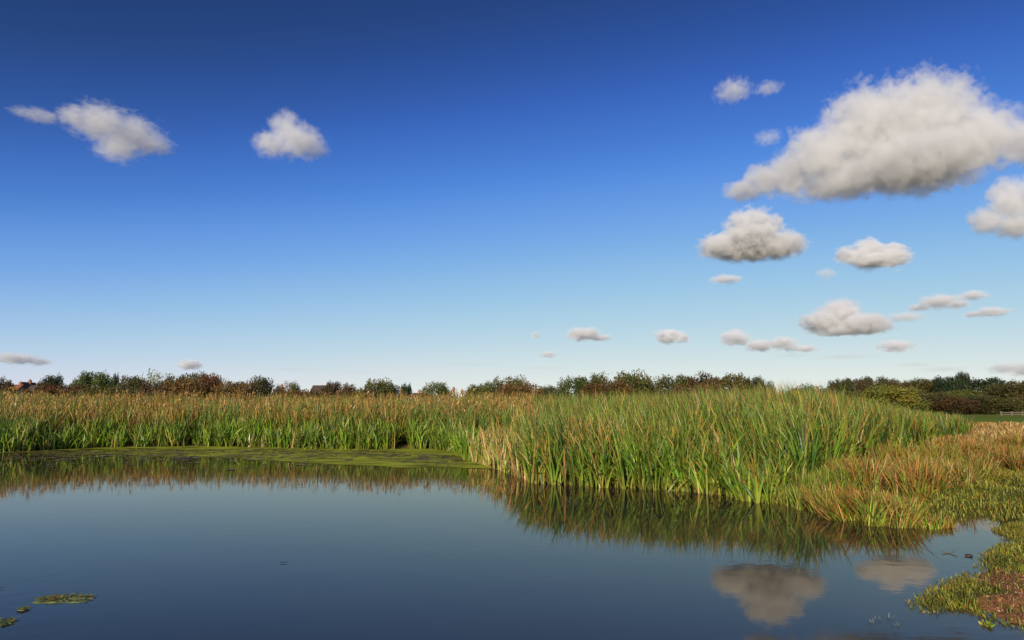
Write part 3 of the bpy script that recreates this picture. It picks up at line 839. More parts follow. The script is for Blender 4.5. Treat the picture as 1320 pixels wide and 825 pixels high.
def house(label, px, ridge_py, wpx, depth, wall, roof, rz=0.0, gable_front=False, eaves=.58, cat="house"):
    q = at_depth(px, ridge_py, depth); zg = float(ground_z([q[0]], [depth])[0])
    W = wpx / F * depth; hg = q[2] - zg; D = 7.0; he = hg * eaves
    root = empty("house", (q[0], depth, zg), rz); tag(root, label, cat, "houses beyond the marsh")
    if gable_front:
        v = [(-W / 2, 0, -1), (W / 2, 0, -1), (W / 2, D, -1), (-W / 2, D, -1), (-W / 2, 0, he), (W / 2, 0, he), (W / 2, D, he), (-W / 2, D, he), (0, 0, hg - .1), (0, D, hg - .1)]
        f = [(0, 1, 5, 8, 4), (1, 2, 6, 5), (2, 3, 7, 9, 6), (3, 0, 4, 7)]
        ov = .3; k = (hg - he) / (W / 2)
        rv = [(-W / 2 - ov, -ov, he - ov * k), (0, -ov, hg), (W / 2 + ov, -ov, he - ov * k), (-W / 2 - ov, D + ov, he - ov * k), (0, D + ov, hg), (W / 2 + ov, D + ov, he - ov * k)]
    else:
        v = [(-W / 2, 0, -1), (W / 2, 0, -1), (W / 2, D, -1), (-W / 2, D, -1), (-W / 2, 0, he), (W / 2, 0, he), (W / 2, D, he), (-W / 2, D, he), (-W / 2, D / 2, hg - .1), (W / 2, D / 2, hg - .1)]
        f = [(0, 1, 5, 4), (1, 2, 6, 9, 5), (2, 3, 7, 6), (3, 0, 4, 8, 7)]
        ov = .3; k = (hg - he) / (D / 2)
        rv = [(-W / 2 - ov, -ov, he - ov * k), (-W / 2 - ov, D / 2, hg), (-W / 2 - ov, D + ov, he - ov * k), (W / 2 + ov, -ov, he - ov * k), (W / 2 + ov, D / 2, hg), (W / 2 + ov, D + ov, he - ov * k)]
    me = mesh_py("wall", v, f); me.materials.append(wall); link("wall", me, root)
    up = [(x, y, z + .22) for x, y, z in rv]
    rf = [(0, 1, 4, 3), (1, 2, 5, 4), (9, 10, 7, 6), (10, 11, 8, 7), (0, 3, 9, 6), (2, 8, 11, 5), (0, 6, 7, 1), (1, 7, 8, 2), (3, 4, 10, 9), (4, 5, 11, 10)]
    me = mesh_py("roof", rv + up, rf); me.materials.append(roof); ro = link("roof", me, root)
    cx = W * .28 if not gable_front else W * .15
    v, f = box_v(cx - .45, cx + .45, D * .5 - .4, D * .5 + .4, he, hg + 1.0)
    v2, f2 = box_v(cx - .2, cx + .2, D * .5 - .2, D * .5 + .2, hg + 1.0, hg + 1.4)
    me = mesh_py("chimney", v + v2, f + [tuple(i + 8 for i in t) for t in f2]); me.materials.append(M_BRICK); link("chimney", me, ro)
    nw = max(2, int(W / 3.2))
    for fl in (0.12, .62):
        for k in range(nw):
            wx_ = -W / 2 + (k + .5) * W / nw; z0 = he * fl + .25; z1 = z0 + he * .24
            v, f = box_v(wx_ - .62, wx_ + .62, -.10, .05, z0, z1)
            me = mesh_py("window", v, f); me.materials.append(M_FRAME); wo = link("window", me, root)
            v, f = box_v(wx_ - .5, wx_ + .5, -.13, -.08, z0 + .1, z1 - .1)
            me = mesh_py("pane", v, f); me.materials.append(M_GLASS); link("pane", me, wo)
    return root
house("brick house with orange tiled roof at the far left edge", 14, 496, 13, 255, M_BRICK, M_TILE, eaves=.62)
house("white gabled house second from the left edge", 29, 493, 9, 262, M_RENDER, M_SLATE, gable_front=True, eaves=.6)
house("cream house with dark roof right of the white gabled one", 38, 497, 10, 258, M_RENDER, M_SLATE, eaves=.62)
house("red roofed house left of the dark domed tree", 51, 494, 12, 262, M_RENDER, M_TILE, eaves=.55)
house("small cream house half hidden beside the dark domed bush", 357, 499, 8, 258, M_RENDER, M_SLATE, eaves=.6)
house("long low house with wide brown roof above the orange scrub", 413, 497, 24, 255, M_RENDER, M_SLATE, eaves=.66)
house("small brick house with orange roof beside the dark round tree", 536, 507, 10, 230, M_BRICK, M_SLATE, eaves=.6)
house("white gabled shed, left one of the pair in the middle", 583, 503, 5, 250, M_FRAME, M_RENDER, gable_front=True, eaves=.6)
house("white gabled shed, right one of the pair in the middle", 594, 506, 4, 250, M_FRAME, M_RENDER, gable_front=True, eaves=.6)
house("cream bungalow left of the light green domed bush", 604, 506, 8, 256, M_RENDER, M_TILE, eaves=.62)

# wooden fence at the meadow's far right
M_WOOD = plain_mat("weathered_wood", (.20, .16, .11), .85, .3, 8.0)
q0 = at_depth(1290, 530, 118); q1 = at_depth(1345, 530, 118)
root = empty("fence", (q0[0], 118, float(ground_z([q0[0]], [118])[0]))); tag(root, "weathered post and rail fence at the far right of the meadow", "fence")
Lf = q1[0] - q0[0]
for k in range(5):
    x0 = Lf * k / 4
    v, f = box_v(x0 - .09, x0 + .09, -.09, .09, -.3, .8); me = mesh_py("post", v, f); me.materials.append(M_WOOD); link("post", me, root)
for z0 in (.25, .55):
    v, f = box_v(-.2, Lf + .2, -.14, -.092, z0, z0 + .13); me = mesh_py("rail", v, f); me.materials.append(M_WOOD); link("rail", me, root)
# ------------------------------------------------------------------ floating algae and weed along the far shore
ax = np.linspace(-30, 1.4, 300); ay = np.linspace(15.5, 31, 130)
AX, AY = np.meshgrid(ax, ay); asd = pond_dist(AX, AY); ap = pxof(AX, AY).ravel()
horiz = 525.0 + F * H / AY.ravel()                       # how far down the picture the sheet lies
lim = np.interp(ap, [-200, 0, 150, 300, 420, 520, 600, 640, 670], [584, 586, 588, 589, 595, 599, 600, 600, 602])
soft = np.interp(ap, [-200, 150, 320, 460, 640], [8, 8, 8, 6, 4.5])
cov = smooth(lim + soft, lim - soft * .6, horiz) * np.interp(ap, [-200, 0, 200, 330, 440, 640], [.42, .46, .58, .72, 1.0, 1.05])
cov += .4 * smooth(-.9, -.15, asd) * (ap < 655)
cov *= (ap < 668)
ai = np.arange(AX.size).reshape(AX.shape)
aq = np.stack([ai[:-1, :-1], ai[:-1, 1:], ai[1:, 1:], ai[1:, :-1]], -1).reshape(-1, 4)
aq = aq[((cov[aq] > .02).any(1)) & ((asd[aq] < .4).all(1))]
used = np.unique(aq); remap = np.full(AX.size, -1); remap[used] = np.arange(len(used))
AV = np.stack([AX.ravel(), AY.ravel(), np.full(AX.size, .006)], -1)[used]
m_alg, nt, out = new_mat("floating_algae")
va = N(nt, "ShaderNodeVertexColor", layer_name="Col")
sep = N(nt, "ShaderNodeSeparateColor"); nt.links.new(va.outputs[0], sep.inputs[0])
geo = N(nt, "ShaderNodeNewGeometry")
mp = N(nt, "ShaderNodeMapping"); mp.inputs['Scale'].default_value = (.75, 1.6, 1.0); nt.links.new(geo.outputs['Position'], mp.inputs[0])
n1 = N(nt, "ShaderNodeTexNoise"); n1.inputs['Scale'].default_value = 1.5; n1.inputs['Detail'].default_value = 7; n1.inputs['Roughness'].default_value = .68
nt.links.new(mp.outputs[0], n1.inputs['Vector'])
n2 = N(nt, "ShaderNodeTexNoise"); n2.inputs['Scale'].default_value = .9; n2.inputs['Detail'].default_value = 6
nt.links.new(mp.outputs[0], n2.inputs['Vector'])
sub = N(nt, "ShaderNodeMath", operation='SUBTRACT'); nt.links.new(sep.outputs[0], sub.inputs[0]); nt.links.new(n1.outputs[0], sub.inputs[1])
msk = N(nt, "ShaderNodeMapRange"); msk.inputs['From Min'].default_value = -.01; msk.inputs['From Max'].default_value = .10; nt.links.new(sub.outputs[0], msk.inputs[0])
cr = N(nt, "ShaderNodeValToRGB")
cr.color_ramp.elements[0].position = .32; cr.color_ramp.elements[0].color = (.13, .15, .02, 1)
cr.color_ramp.elements[1].position = .68; cr.color_ramp.elements[1].color = (.40, .44, .035, 1)
nt.links.new(n2.outputs[0], cr.inputs[0])
pb = N(nt, "ShaderNodeBsdfPrincipled"); pb.inputs['Roughness'].default_value = .9; pb.inputs['Specular IOR Level'].default_value = .05
nt.links.new(cr.outputs[0], pb.inputs['Base Color'])
tr = N(nt, "ShaderNodeBsdfTransparent"); mx = N(nt, "ShaderNodeMixShader")
nt.links.new(msk.outputs[0], mx.inputs[0]); nt.links.new(tr.outputs[0], mx.inputs[1]); nt.links.new(pb.outputs[0], mx.inputs[2])
nt.links.new(mx.outputs[0], out.inputs[0])
me = mesh_np("floating_algae", AV, remap[aq].ravel(), np.arange(len(aq)) * 4, np.repeat(np.clip(cov, 0, 1.2)[used][:, None], 3, 1), True)
me.materials.append(m_alg)
tag(link("floating_algae", me), "olive green floating algae along the far left shore", "algae", kind="stuff")

# floating leaves and reed litter among the algae
n = 1500
px_ = rnd(n, -60, 650); py_ = np.interp(px_, [-60, 300, 460, 650], [581, 579, 580, 592]) + np.abs(rng.normal(0, 9, n)) * np.interp(px_, [-60, 350, 650], [1.0, .9, .5])
gp = np.array([ground_at(a, b) for a, b in zip(px_, py_)])
ok = (pond_dist(gp[:, 0], gp[:, 1]) < -.1) & (py_ < 607); gp = gp[ok]; n = len(gp)
V, L_, S_, C_ = [], [], [], []
for i in range(n):
    a = rng.uniform(0, 6.28); l = rng.uniform(.05, .22); w = l * rng.uniform(.25, .8) if rng.random() < .6 else rng.uniform(.01, .025)
    if w < .03: l *= 2.0
    c, s_ = math.cos(a), math.sin(a); b = len(V)
    tz = rng.uniform(.008, .02)
    for (u, v) in ((-1, 0), (-.5, -.8), (.4, -.9), (1, 0), (.5, .9), (-.4, .8)):
        V.append((gp[i, 0] + l * u * c - w * v * s_, gp[i, 1] + l * u * s_ + w * v * c, .009 + tz * (abs(u) * rng.random() + .1)))
    cc = [(.20, .19, .03), (.28, .24, .05), (.34, .25, .10), (.10, .09, .025), (.16, .09, .03)][rng.integers(0, 5)]
    C_ += [cc] * 6; S_.append(len(L_)); L_ += list(range(b, b + 6))
me = mesh_np("floating_litter", np.array(V), np.array(L_), np.array(S_), np.array(C_)); me.materials.append(M_GRASS)
tag(link("floating_litter", me), "floating leaves and broken reed bits among the algae", "litter", kind="stuff")

# ------------------------------------------------------------------ mats of weed in the open water
M_MAT = leaf_mat("weed_mat", .05, .6)
def weed_mat(label, px, py, wpx, hpx, seed, debris=False):
    c = ground_at(px, py); d = c[1]
    rx = wpx / 2 / F * d; e = ground_at(px, py - hpx / 2); ry = abs(e[1] - d)
    r_ = np.random.default_rng(seed)
    V, C_, Fc = [(0, 0, .007)], [(.16, .17, .035)], []
    nr, na = 5, 40
    ph = r_.uniform(0, 6.28, 6); am = r_.uniform(.01, .08, 6)
    for i in range(1, nr + 1):
        for k in range(na):
            t = 2 * math.pi * k / na
            wob = 1 + sum(am[j] * math.sin((j + 2) * t + ph[j]) for j in range(6))
            f = i / nr * wob
            z = .006 + r_.uniform(-.002, .004) if i < nr else -.004
            V.append((rx * f * math.cos(t), ry * f * math.sin(t), z))
            b = r_.uniform(.55, 1.4); g_ = r_.random()
            C_.append((b * (.13 + .06 * g_), b * (.17 + .04 * g_), b * (.055 + .02 * g_)))
    for k in range(na): Fc.append((0, 1 + k, 1 + (k + 1) % na))
    for i in range(nr - 1):
        for k in range(na):
            a0 = 1 + i * na + k; a1 = 1 + i * na + (k + 1) % na
            Fc.append((a0, a0 + na, a1 + na, a1))
    Fc = [f for f in Fc if r_.random() > .05]
    me = mesh_py("weed", V, Fc); at = me.color_attributes.new("Col", 'FLOAT_COLOR', 'POINT')
    at.data.foreach_set("color", np.array([(*c_, 1) for c_ in C_], np.float32).ravel()); me.materials.append(M_MAT)
    root = empty("floating_weed", (c[0], c[1], 0)); tag(root, label, "weed")
    link("weed_mat", me, root)
    n = int(60 + 900 * rx * ry)
    a = r_.uniform(0, 6.28, n); rr = np.sqrt(r_.random(n)) * .9
    base = np.stack([rx * rr * np.cos(a), ry * rr * np.sin(a), np.full(n, .014)], -1)
    v = blades(base, r_.uniform(.02, .05, n), r_.uniform(0, 6.28, n), r_.uniform(1.35, 1.54, n), r_.uniform(0, .5, n), r_.uniform(.012, .03, n), r_.uniform(-1, 1, n), pick_cols(n, ['turf', 'turfd', 'gold'], [.5, .3, .1]), nseg=2)
    me = mesh_np("leaflet", *v[:3], v[3]); me.materials.append(M_GRASS); link("leaflets", me, root)
    if debris:
        n = 26
        base = np.stack([-.2 * rx + r_.normal(0, .10 * rx, n), -.25 * ry + r_.normal(0, .12 * ry, n), np.full(n, .015)], -1)
        v = blades(base, r_.uniform(.03, .08, n), r_.uniform(0, 6.28, n), r_.uniform(1.2, 1.5, n), r_.uniform(0, .6, n), r_.uniform(.012, .03, n), r_.uniform(-1, 1, n), pick_cols(n, ['rust', 'olive'], [.6, .4]), nseg=2)
        me = mesh_np("debris", *v[:3], v[3]); me.materials.append(M_GRASS); link("brown_debris", me, root)
    return root
weed_mat("long green weed mat with a brown tuft near the lower left corner", 84, 772, 80, 13, 11, True)
weed_mat("weed mat cut off by the left edge at the lower left corner", 2, 803, 30, 12, 12)
weed_mat("tiny pale scrap of weed left of the long weed mat", 30, 786, 11, 3, 13)

# dark drifting leaf out on the open water
def curled_leaf(label, px, py, size, colr, rz):
    c = ground_at(px, py); V, Fc = [], []
    for i in range(7):
        u = -1 + 2 * i / 6; w = .34 * (1 - u * u) + .02
        for j, v_ in enumerate((-1, 0, 1)):
            V.append((size * u, size * w * v_, .008 + size * (.22 * u * u + .20 * abs(v_) * w)))
    for i in range(6):
        for j in range(2): a = i * 3 + j; Fc.append((a, a + 3, a + 4, a + 1))
    st = [(size * 1.0, 0, .008 + size * .22), (size * 1.35, .05 * size, .008 + size * .42)]
    v, f = tube(st, [size * .04, size * .02], 5); o_ = len(V)
    me = mesh_py("blade", V, Fc, True); m = plain_mat("wet_dead_leaf", colr, .45, .3, 20.0); me.materials.append(m)
    root = empty("dead_leaf", (c[0], c[1], 0), rz); tag(root, label, "leaf")
    link("blade", me, root); me2 = mesh_py("stalk", v, f, True); me2.materials.append(m); link("stalk", me2, root)
curled_leaf("small dark curled leaf drifting alone on the open water", 365, 726, .045, (.02, .018, .015), .1)
curled_leaf("dark speck of a leaf at the left edge of the water", 1, 759, .03, (.02, .02, .018), .8)

# twig and stone by the inlet
M_TWIG = plain_mat("pale_twig", (.12, .10, .07), .8, .3, 30.0)
def twig(label, p0, p1, r, sag=.02, side=True):
    a = ground_at(*p0); b = ground_at(*p1)
    path = [(a[0], a[1], .02), ((a[0] * 2 + b[0]) / 3, (a[1] * 2 + b[1]) / 3, .008 - sag * .2), ((a[0] + 2 * b[0]) / 3, (a[1] + 2 * b[1]) / 3, .012), (b[0], b[1], .03)]
    o0 = path[0]; path = [tuple(np.array(p) - np.array((o0[0], o0[1], 0))) for p in path]
    root = empty("twig", (o0[0], o0[1], 0)); tag(root, label, "twig")
    v, f = tube(path, [r * .7, r, r * .9, r * .4], 6); me = mesh_py("stem", v, f, True); me.materials.append(M_TWIG); link("stem", me, root)
    if side:
        m_ = np.array(path[2]); v, f = tube([m_, m_ + np.array([.05, .04, .03]), m_ + np.array([.10, .05, .05])], [r * .6, r * .45, r * .15], 5)
        me = mesh_py("side_shoot", v, f, True); me.materials.append(M_TWIG); link("side_shoot", me, root)
twig("pale twig lying in the water of the inlet", (1214, 713), (1234, 714), .006)
twig("thin dark twig beside the stone at the near bank", (1242, 717), (1255, 719), .004, side=False)
def stone(label, px, py, size, seed, colr=(.05, .045, .04)):
    r_ = np.random.default_rng(seed); c = ground_at(px, py); V, Fc = [], []
    nu, nv = 10, 6
    for i in range(nv + 1):
        th = math.pi * i / nv
        for k in range(nu):
            t = 2 * math.pi * k / nu; rr = size * (1 + .25 * (vnoise(3 + 2 * math.cos(t) * math.sin(th), 3 + 2 * math.sin(t) * math.sin(th) + th, seed) - .5) * 2)
            V.append((rr * math.sin(th) * math.cos(t) * 1.3, rr * math.sin(th) * math.sin(t), rr * .6 * math.cos(th)))
    for i in range(nv):
        for k in range(nu): Fc.append((i * nu + k, (i + 1) * nu + k, (i + 1) * nu + (k + 1) % nu, i * nu + (k + 1) % nu))
    me = mesh_py("stone", V, Fc, True); me.materials.append(plain_mat("wet_stone", colr, .4, .4, 25.0, bump=.3))
    o = link("stone", me); o.location = (c[0], c[1], float(max(0.0, ground_z([c[0]], [c[1]])[0])) + size * .2); tag(o, label, "stone"); return o
stone("small dark wet stone at the tip of the near bank beside the inlet", 1249, 717, .035, 5)

# pale water weed shoots standing out of the shallows
for i, (px, py, lb) in enumerate(((1124, 803, "leftmost pale shoot of water weed in the shallows"), (1132, 799, "pale forked water weed shoot, second from left in the shallows"),
                                  (1147, 797, "tallest pale water weed shoot in the shallows"), (1153, 806, "rightmost low water weed shoot in the shallows"))):
    c = ground_at(px, py); root = empty("water_weed", (c[0], c[1], 0)); tag(root, lb, "water plant", "pale water weed shoots in the shallows")
    for k in range(3):
        n = 2
        v = blades(np.stack([rng.normal(0, .01, n), rng.normal(0, .01, n), np.full(n, -.01)], -1), rnd(n, .04, .075 if i == 2 else .055), rnd(n, 0, 6.28), rnd(n, .1, .5), rnd(n, .2, 1.2), np.full(n, .0045), rnd(n, -1, 1), [np.full((n, 3), .10), np.array([[.18, .21, .14]] * n), np.array([[.28, .31, .24]] * n)], nseg=3)
        me = mesh_np("leaf", *v[:3], v[3]); me.materials.append(M_GRASS); link("leaf", me, root)

# small yellow-green plant on the mud
c = ground_at(1274, 807); root = empty("seedling", (c[0], c[1], 0)); tag(root, "small bright green plant at the foot of the bare earth", "plant")
n = 40
v = blades(np.stack([rng.normal(0, .02, n), rng.normal(0, .02, n), np.zeros(n)], -1), rnd(n, .02, .06), rnd(n, 0, 6.28), rnd(n, .2, 1.0), rnd(n, .2, 1.0), rnd(n, .008, .016), rnd(n, -1, 1), pick_cols(n, ['lime', 'bright'], [.5, .5]), nseg=3)
me = mesh_np("leaves", *v[:3], v[3]); me.materials.append(M_GRASS); link("leaves", me, root)

# crumbs of earth, pebbles and dead leaves on the bare patch
x, y = scatter(4.0, 7.0, 4.8, 7.6, 700)
ok = (soil_mask(x, y) > .45) & (pond_dist(x, y) > -.04); x, y = x[ok], y[ok]; z = ground_z(x, y); n = len(x)
oc = np.array([(1, 0, 0), (0, 1, 0), (-1, 0, 0), (0, -1, 0), (0, 0, 1), (0, 0, -.5)], float)
sz = rng.gamma(2.0, .0045, n).clip(.003, .028)
ra = rnd(n, 0, 6.28)
V = oc[None] * sz[:, None, None] * rng.uniform(.6, 1.3, (n, 6, 3)) * np.array([1.2, 1, .6])
ca, sa2 = np.cos(ra)[:, None], np.sin(ra)[:, None]
V = np.stack([V[:, :, 0] * ca - V[:, :, 1] * sa2, V[:, :, 0] * sa2 + V[:, :, 1] * ca, V[:, :, 2]], -1) + np.stack([x, y, z], -1)[:, None]
tri = np.array([(0, 1, 4), (1, 2, 4), (2, 3, 4), (3, 0, 4), (1, 0, 5), (2, 1, 5), (3, 2, 5), (0, 3, 5)])
Lp = (np.arange(n)[:, None] * 6 + tri.ravel()[None]).ravel()
pc = np.array([(.22, .095, .045), (.34, .15, .06), (.38, .22, .11), (.46, .34, .22), (.40, .17, .05)])[rng.choice(5, n, p=[.4, .30, .12, .03, .15])] * rng.uniform(.7, 1.3, (n, 1))
me = mesh_np("earth_crumbs", V.reshape(-1, 3), Lp, np.arange(n * 8) * 3, np.repeat(pc, 6, 0)); me.materials.append(leaf_mat("earth_crumb", 0.0, .85))
tag(link("earth_crumbs", me), "crumbs of reddish earth and pebbles on the bare patch", "pebbles", kind="stuff")
# ------------------------------------------------------------------ clouds: real volumes of scattering droplets, sunlit
def cloud(label, lobes, base=None, alt=400.0, tau=7.0, amp=0.85, nscale=1.3, soft=1.35, res=1.0, seed=0.0, stretch=(1, 1, 1), dist=None):
    """lobes: (px, py, rx, ry) ellipses as seen in the picture; turned into ellipsoids at the cloud's own place in the sky"""
    x0 = min(l[0] - l[2] for l in lobes); x1 = max(l[0] + l[2] for l in lobes)
    y0 = min(l[1] - l[3] for l in lobes); y1 = max(l[1] + l[3] for l in lobes)
    cx, cyy = (x0 + x1) / 2, (y0 + y1) / 2
    if x1 - x0 < 110 and amp < 1.0:            # small far clouds: torn and drawn out
        amp, nscale, stretch = 1.2, .8, (.65, 1, 1.3)
    d = ray(cx, cyy); hor = math.hypot(d[0], d[1]); el = math.atan2(d[2], hor)
    D = dist if dist else min(9000.0, alt / math.tan(el))
    pos = np.array([d[0] / hor * D, d[1] / hor * D, H + D * d[2] / hor])
    yaw = math.atan2(-d[0], d[1])
    dn = d / np.linalg.norm(d)
    rt = np.array([math.cos(yaw), math.sin(yaw), 0]); up = np.array([0, 0, 1.0])
    L = []
    for (px, py, rx, ry) in lobes:
        def proj(px, py):
            r = ray(px, py)
            r = r * (D / math.hypot(r[0], r[1]) )
            q = r + np.array([0, 0, H]) - pos
            return q @ rt, q[2]
        u, w = proj(px, py); u2, _ = proj(px + rx, py); _, w2 = proj(px, py - ry)
        L.append((u, w, abs(u2 - u), abs(w2 - w)))
    W = max(abs(u) + a for u, w, a, b in L); ZT = max(w + b for u, w, a, b in L); ZB = min(w - b for u, w, a, b in L)
    ref = np.median([b for u, w, a, b in L])
    DEP = max(min(a, 2.2 * b) for u, w, a, b in L)
    mg = 0.35 * ref
    mn = (-W - mg, -DEP * 1.1 - mg, ZB - mg); mxx = (W + mg, DEP * 1.1 + mg, ZT + mg)
    size = max(2 * ref, 0.35 * W)
    offs = [(random.random() - .5) * min(a, 2.2 * b) * 0.5 for u, w, a, b in L]

    def field(ng, pos_out):
        """the density field, built the same way for the outline and for the volume inside it"""
        ln = ng.links.new
        def math_n(op, a, b=None, c=None):
            n = ng.nodes.new("ShaderNodeMath"); n.operation = op
            for k, v in enumerate((a, b, c)):
                if v is None: continue
                if isinstance(v, (int, float)): n.inputs[k].default_value = v
                else: ln(v, n.inputs[k])
            return n.outputs[0]
        def vmath(op, a, b):
            n = ng.nodes.new("ShaderNodeVectorMath"); n.operation = op
            ln(a, n.inputs[0])
            if b is not None: n.inputs[1].default_value = b
            return n
        acc = None
        for (u, w, a, b), off in zip(L, offs):
            dep = min(a, 2.2 * b)
            s = vmath('SUBTRACT', pos_out, (u, off, w))
            q = vmath('MULTIPLY', s.outputs[0], (1 / a, 1 / dep, 1 / b))
            l = vmath('LENGTH', q.outputs[0], None)
            f = math_n('SUBTRACT', 1.0, l.outputs['Value'])
            acc = f if acc is None else math_n('SMOOTH_MAX', acc, f, 0.25)
        sc = nscale / ref
        st = vmath('MULTIPLY', pos_out, (sc * stretch[0], sc * stretch[1], sc * stretch[2]))
        st2 = vmath('ADD', st.outputs[0], (seed * 13.7, seed * 7.1, seed * 3.3))
        no = ng.nodes.new("ShaderNodeTexNoise")
        no.inputs['Scale'].default_value = 1.4
        no.inputs['Detail'].default_value = 7.0
        no.inputs['Roughness'].default_value = 0.67
        no.inputs['Distortion'].default_value = 0.25
        ln(st2.outputs[0], no.inputs['Vector'])
        nz = math_n('MULTIPLY', math_n('SUBTRACT', no.outputs[0], 0.5), amp * 2)
        f = math_n('SUBTRACT', math_n('ADD', acc, nz), 0.12)
        return math_n, f

    # outline mesh
    ng = bpy.data.node_groups.new("cloud_outline", 'GeometryNodeTree')
    ng.interface.new_socket("Geometry", in_out='OUTPUT', socket_type='NodeSocketGeometry')
    go = ng.nodes.new("NodeGroupOutput")
    vc = ng.nodes.new("GeometryNodeVolumeCube")
    vm = ng.nodes.new("GeometryNodeVolumeToMesh")
    pn = ng.nodes.new("GeometryNodeInputPosition")
    math_n, f = field(ng, pn.outputs[0])
    ng.links.new(math_n('MAXIMUM', math_n('ADD', f, 0.3), 0.0), vc.inputs['Density'])
    vc.inputs['Min'].default_value = mn; vc.inputs['Max'].default_value = mxx
    ext = [mxx[k] - mn[k] for k in range(3)]
    vox = max(ext[0] / max(24, min(110, (x1 - x0) * 0.6)), ref / 9.0)
    for k, nm in enumerate(("Resolution X", "Resolution Y", "Resolution Z")):
        vc.inputs[nm].default_value = max(8, int(ext[k] / vox))
    vm.inputs['Threshold'].default_value = 0.27
    ng.links.new(vc.outputs[0], vm.inputs[0]); ng.links.new(vm.outputs[0], go.inputs[0])
    tmp = link("cloud", mesh_py("cloud", [(0, 0, 0)], []))
    md = tmp.modifiers.new("outline", 'NODES'); md.node_group = ng
    me = bpy.data.meshes.new_from_object(tmp.evaluated_get(bpy.context.evaluated_depsgraph_get()))
    bpy.data.objects.remove(tmp); bpy.data.node_groups.remove(ng)
    # the droplets inside
    m, nt, out = new_mat("cloud")
    tc = N(nt, "ShaderNodeTexCoord")
    math_n, f = field(nt, tc.outputs['Object'])
    f = math_n('MINIMUM', math_n('MAXIMUM', math_n('MULTIPLY', f, 3.0 / soft), 0.0), 1.0)
    pv = N(nt, "ShaderNodeVolumePrincipled")
    pv.inputs['Color'].default_value = (0.995, 0.995, 0.995, 1)
    pv.inputs['Anisotropy'].default_value = float(np.interp(x1 - x0, [60, 200], [-.2, 0.0]))
    nt.links.new(math_n('MULTIPLY', f, tau / size), pv.inputs['Density'])
    nt.links.new(pv.outputs[0], out.inputs['Volume'])
    m.cycles.volume_step_rate = STEP
    me.materials.clear(); me.materials.append(m)
    o = link("cloud", me)
    o.location = pos; o.rotation_euler = (0, 0, yaw)
    tag(o, label, "cloud", "clouds in the blue sky")
    return o
STEP = 0.17

cloud("largest cloud, tall grey-based cumulus near the right edge of the sky",
      [(958, 240, 34, 15), (985, 230, 36, 24), (1015, 222, 44, 32), (1060, 205, 62, 48), (1120, 170, 80, 70), (1190, 160, 95, 70), (1185, 215, 130, 42), (1260, 175, 75, 48), (1320, 180, 55, 38), (1100, 235, 120, 22)],
      alt=420, tau=6.5, seed=1, nscale=1.55, amp=.93, soft=1.6)
cloud("cloud cut off by the right edge of the picture below the largest cloud",
      [(1270, 285, 30, 22), (1300, 262, 38, 40), (1345, 255, 50, 50), (1310, 290, 40, 20)], alt=420, tau=6, seed=2)
cloud("compact domed cloud with flat base, the one mirrored in the pond",
      [(970, 300, 45, 32), (930, 318, 36, 18), (1005, 315, 42, 20), (968, 322, 66, 15)], alt=420, tau=7, seed=3)
cloud("small domed cloud right of the mirrored cloud",
      [(1120, 328, 30, 22), (1150, 330, 30, 18), (1095, 328, 22, 13), (1128, 336, 48, 12)], alt=420, tau=6, seed=4)
cloud("domed cloud with grey hollow, low above the right reeds",
      [(1082, 402, 34, 20), (1060, 415, 36, 16), (1115, 418, 42, 16), (1095, 426, 70, 9)], alt=420, tau=6, seed=5)
cloud("ragged drifting cloud with long wispy tail at far left",
      [(130, 160, 50, 26), (170, 172, 46, 28), (150, 192, 36, 20), (195, 185, 36, 14), (50, 148, 45, 9), (95, 150, 30, 14)], alt=420, tau=3.0, amp=1.25, soft=2.9, seed=6, stretch=(.7, 1, 1.3))
cloud("small triangular cloud second from the left edge",
      [(368, 165, 26, 26), (385, 185, 40, 24), (350, 188, 30, 20), (400, 193, 30, 12)], alt=420, tau=3.5, soft=2.4, amp=1.0, seed=7)
cloud("faint ragged scrap of cloud left of the largest cloud top",
      [(945, 116, 30, 16), (990, 114, 22, 9)], alt=420, tau=1.8, soft=3.2, amp=1.2, seed=8)
cloud("tiny wisp between the cloud scrap and the largest cloud",
      [(990, 178, 22, 11)], alt=420, tau=1.2, soft=3.6, amp=1.3, seed=9, res=1.5)
cloud("thin streak of cloud just under the mirrored cloud",
      [(935, 360, 26, 7)], alt=420, tau=3, soft=2.7, seed=10, res=1.5)
cloud("tiny pale puff under the small domed cloud",
      [(1064, 353, 17, 9)], alt=420, tau=1.5, soft=3.6, seed=11, res=1.5)
cloud("long low cloud right of the hollow cloud, lower scrap",
      [(1212, 389, 34, 11), (1185, 396, 22, 6), (1235, 392, 20, 7)], alt=420, tau=3, soft=2.7, seed=12)
cloud("small bright scrap above the right end of the long low cloud",
      [(1255, 381, 24, 8)], alt=420, tau=3, soft=2.7, seed=13, res=1.5)
cloud("flat scrap of cloud near the right edge above the tree line",
      [(1278, 402, 32, 8), (1255, 405, 20, 5)], alt=420, tau=3, soft=2.7, seed=14, res=1.5)
cloud("tapering cloud left of the hollow cloud, larger half",
      [(948, 436, 24, 13), (980, 445, 28, 9)], alt=420, tau=5, soft=2.3, seed=15, res=1.5)
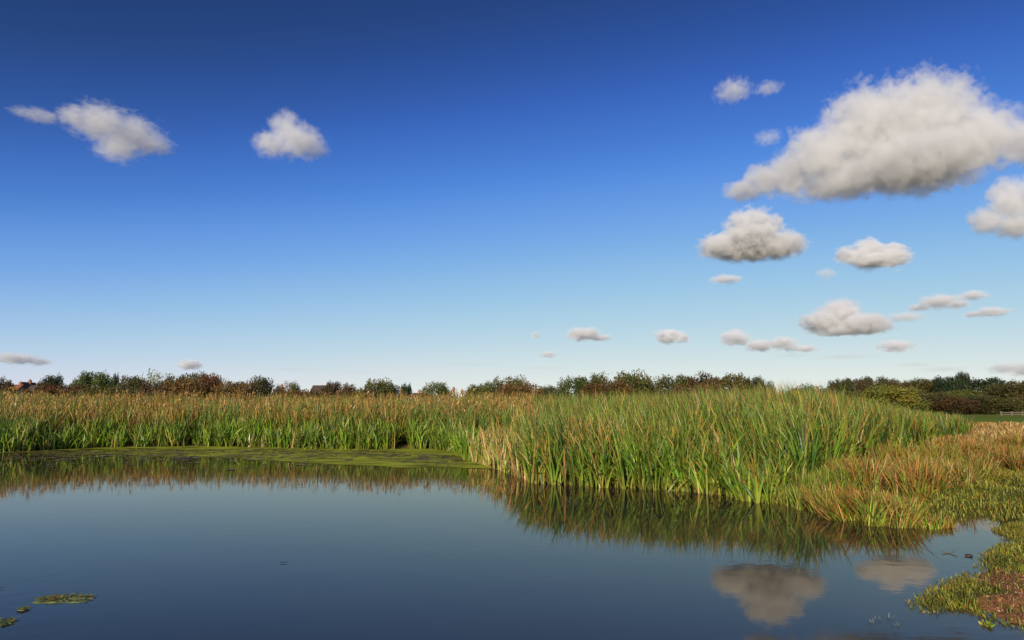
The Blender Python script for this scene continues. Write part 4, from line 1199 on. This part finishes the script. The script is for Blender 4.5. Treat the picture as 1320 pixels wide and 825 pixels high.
cloud("tapering cloud left of the hollow cloud, smaller half",
      [(1010, 443, 22, 10), (1035, 449, 22, 6)], alt=420, tau=4, soft=2.3, seed=16, res=1.5)
cloud("small flat cloud above the middle of the reeds",
      [(752, 431, 26, 10), (772, 435, 20, 6)], alt=420, tau=4, soft=2.3, seed=17, res=1.5)
cloud("small round cloud above the bushes right of middle",
      [(863, 433, 22, 11), (880, 436, 12, 7)], alt=420, tau=5, soft=2.3, seed=18, res=1.5)
cloud("flat cloud scrap under the right end of the hollow cloud",
      [(1155, 446, 30, 9)], alt=420, tau=3.5, soft=2.3, seed=19, res=1.5)
cloud("faint streak of cloud touching the hollow cloud's upper right",
      [(1168, 409, 32, 8)], alt=420, tau=2.2, soft=2.9, seed=20, res=1.5)
cloud("tiny low cloud above the red brown bushes at left",
      [(244, 470, 20, 8)], alt=420, tau=4, soft=2.3, seed=21, res=1.5)
cloud("low flat cloud at the left edge above the houses",
      [(20, 462, 40, 9), (50, 466, 24, 6)], alt=420, tau=3, soft=2.7, seed=22, res=1.5)
cloud("low grey cloud bank at the right edge above the trees",
      [(1300, 474, 34, 9), (1330, 476, 40, 12)], alt=420, tau=3, soft=2.7, seed=23, res=1.5)
cloud("speck of cloud low over the middle of the reeds",
      [(707, 457, 15, 5), (690, 432, 8, 6)], alt=420, tau=2.5, soft=2.7, seed=24, res=1.5)
cloud("long thin veil of cloud low over the left middle bushes", [(380, 476, 70, 4), (470, 480, 50, 3)], alt=420, tau=.7, soft=3, seed=25, stretch=(.4, 1, 1.5))
cloud("long thin veil of cloud low over the gap in the skyline", [(600, 470, 90, 4), (700, 474, 60, 4)], alt=420, tau=.6, soft=3, seed=26, stretch=(.4, 1, 1.5))
cloud("faint veil of cloud under the hollow cloud", [(1090, 460, 60, 5), (1020, 458, 40, 4)], alt=420, tau=.9, soft=3, seed=27, stretch=(.5, 1, 1.4))
cloud("faint grey veil above the tall slender tree", [(1215, 476, 50, 5), (1180, 470, 40, 4)], alt=420, tau=1.0, soft=3, seed=28, stretch=(.5, 1, 1.4))
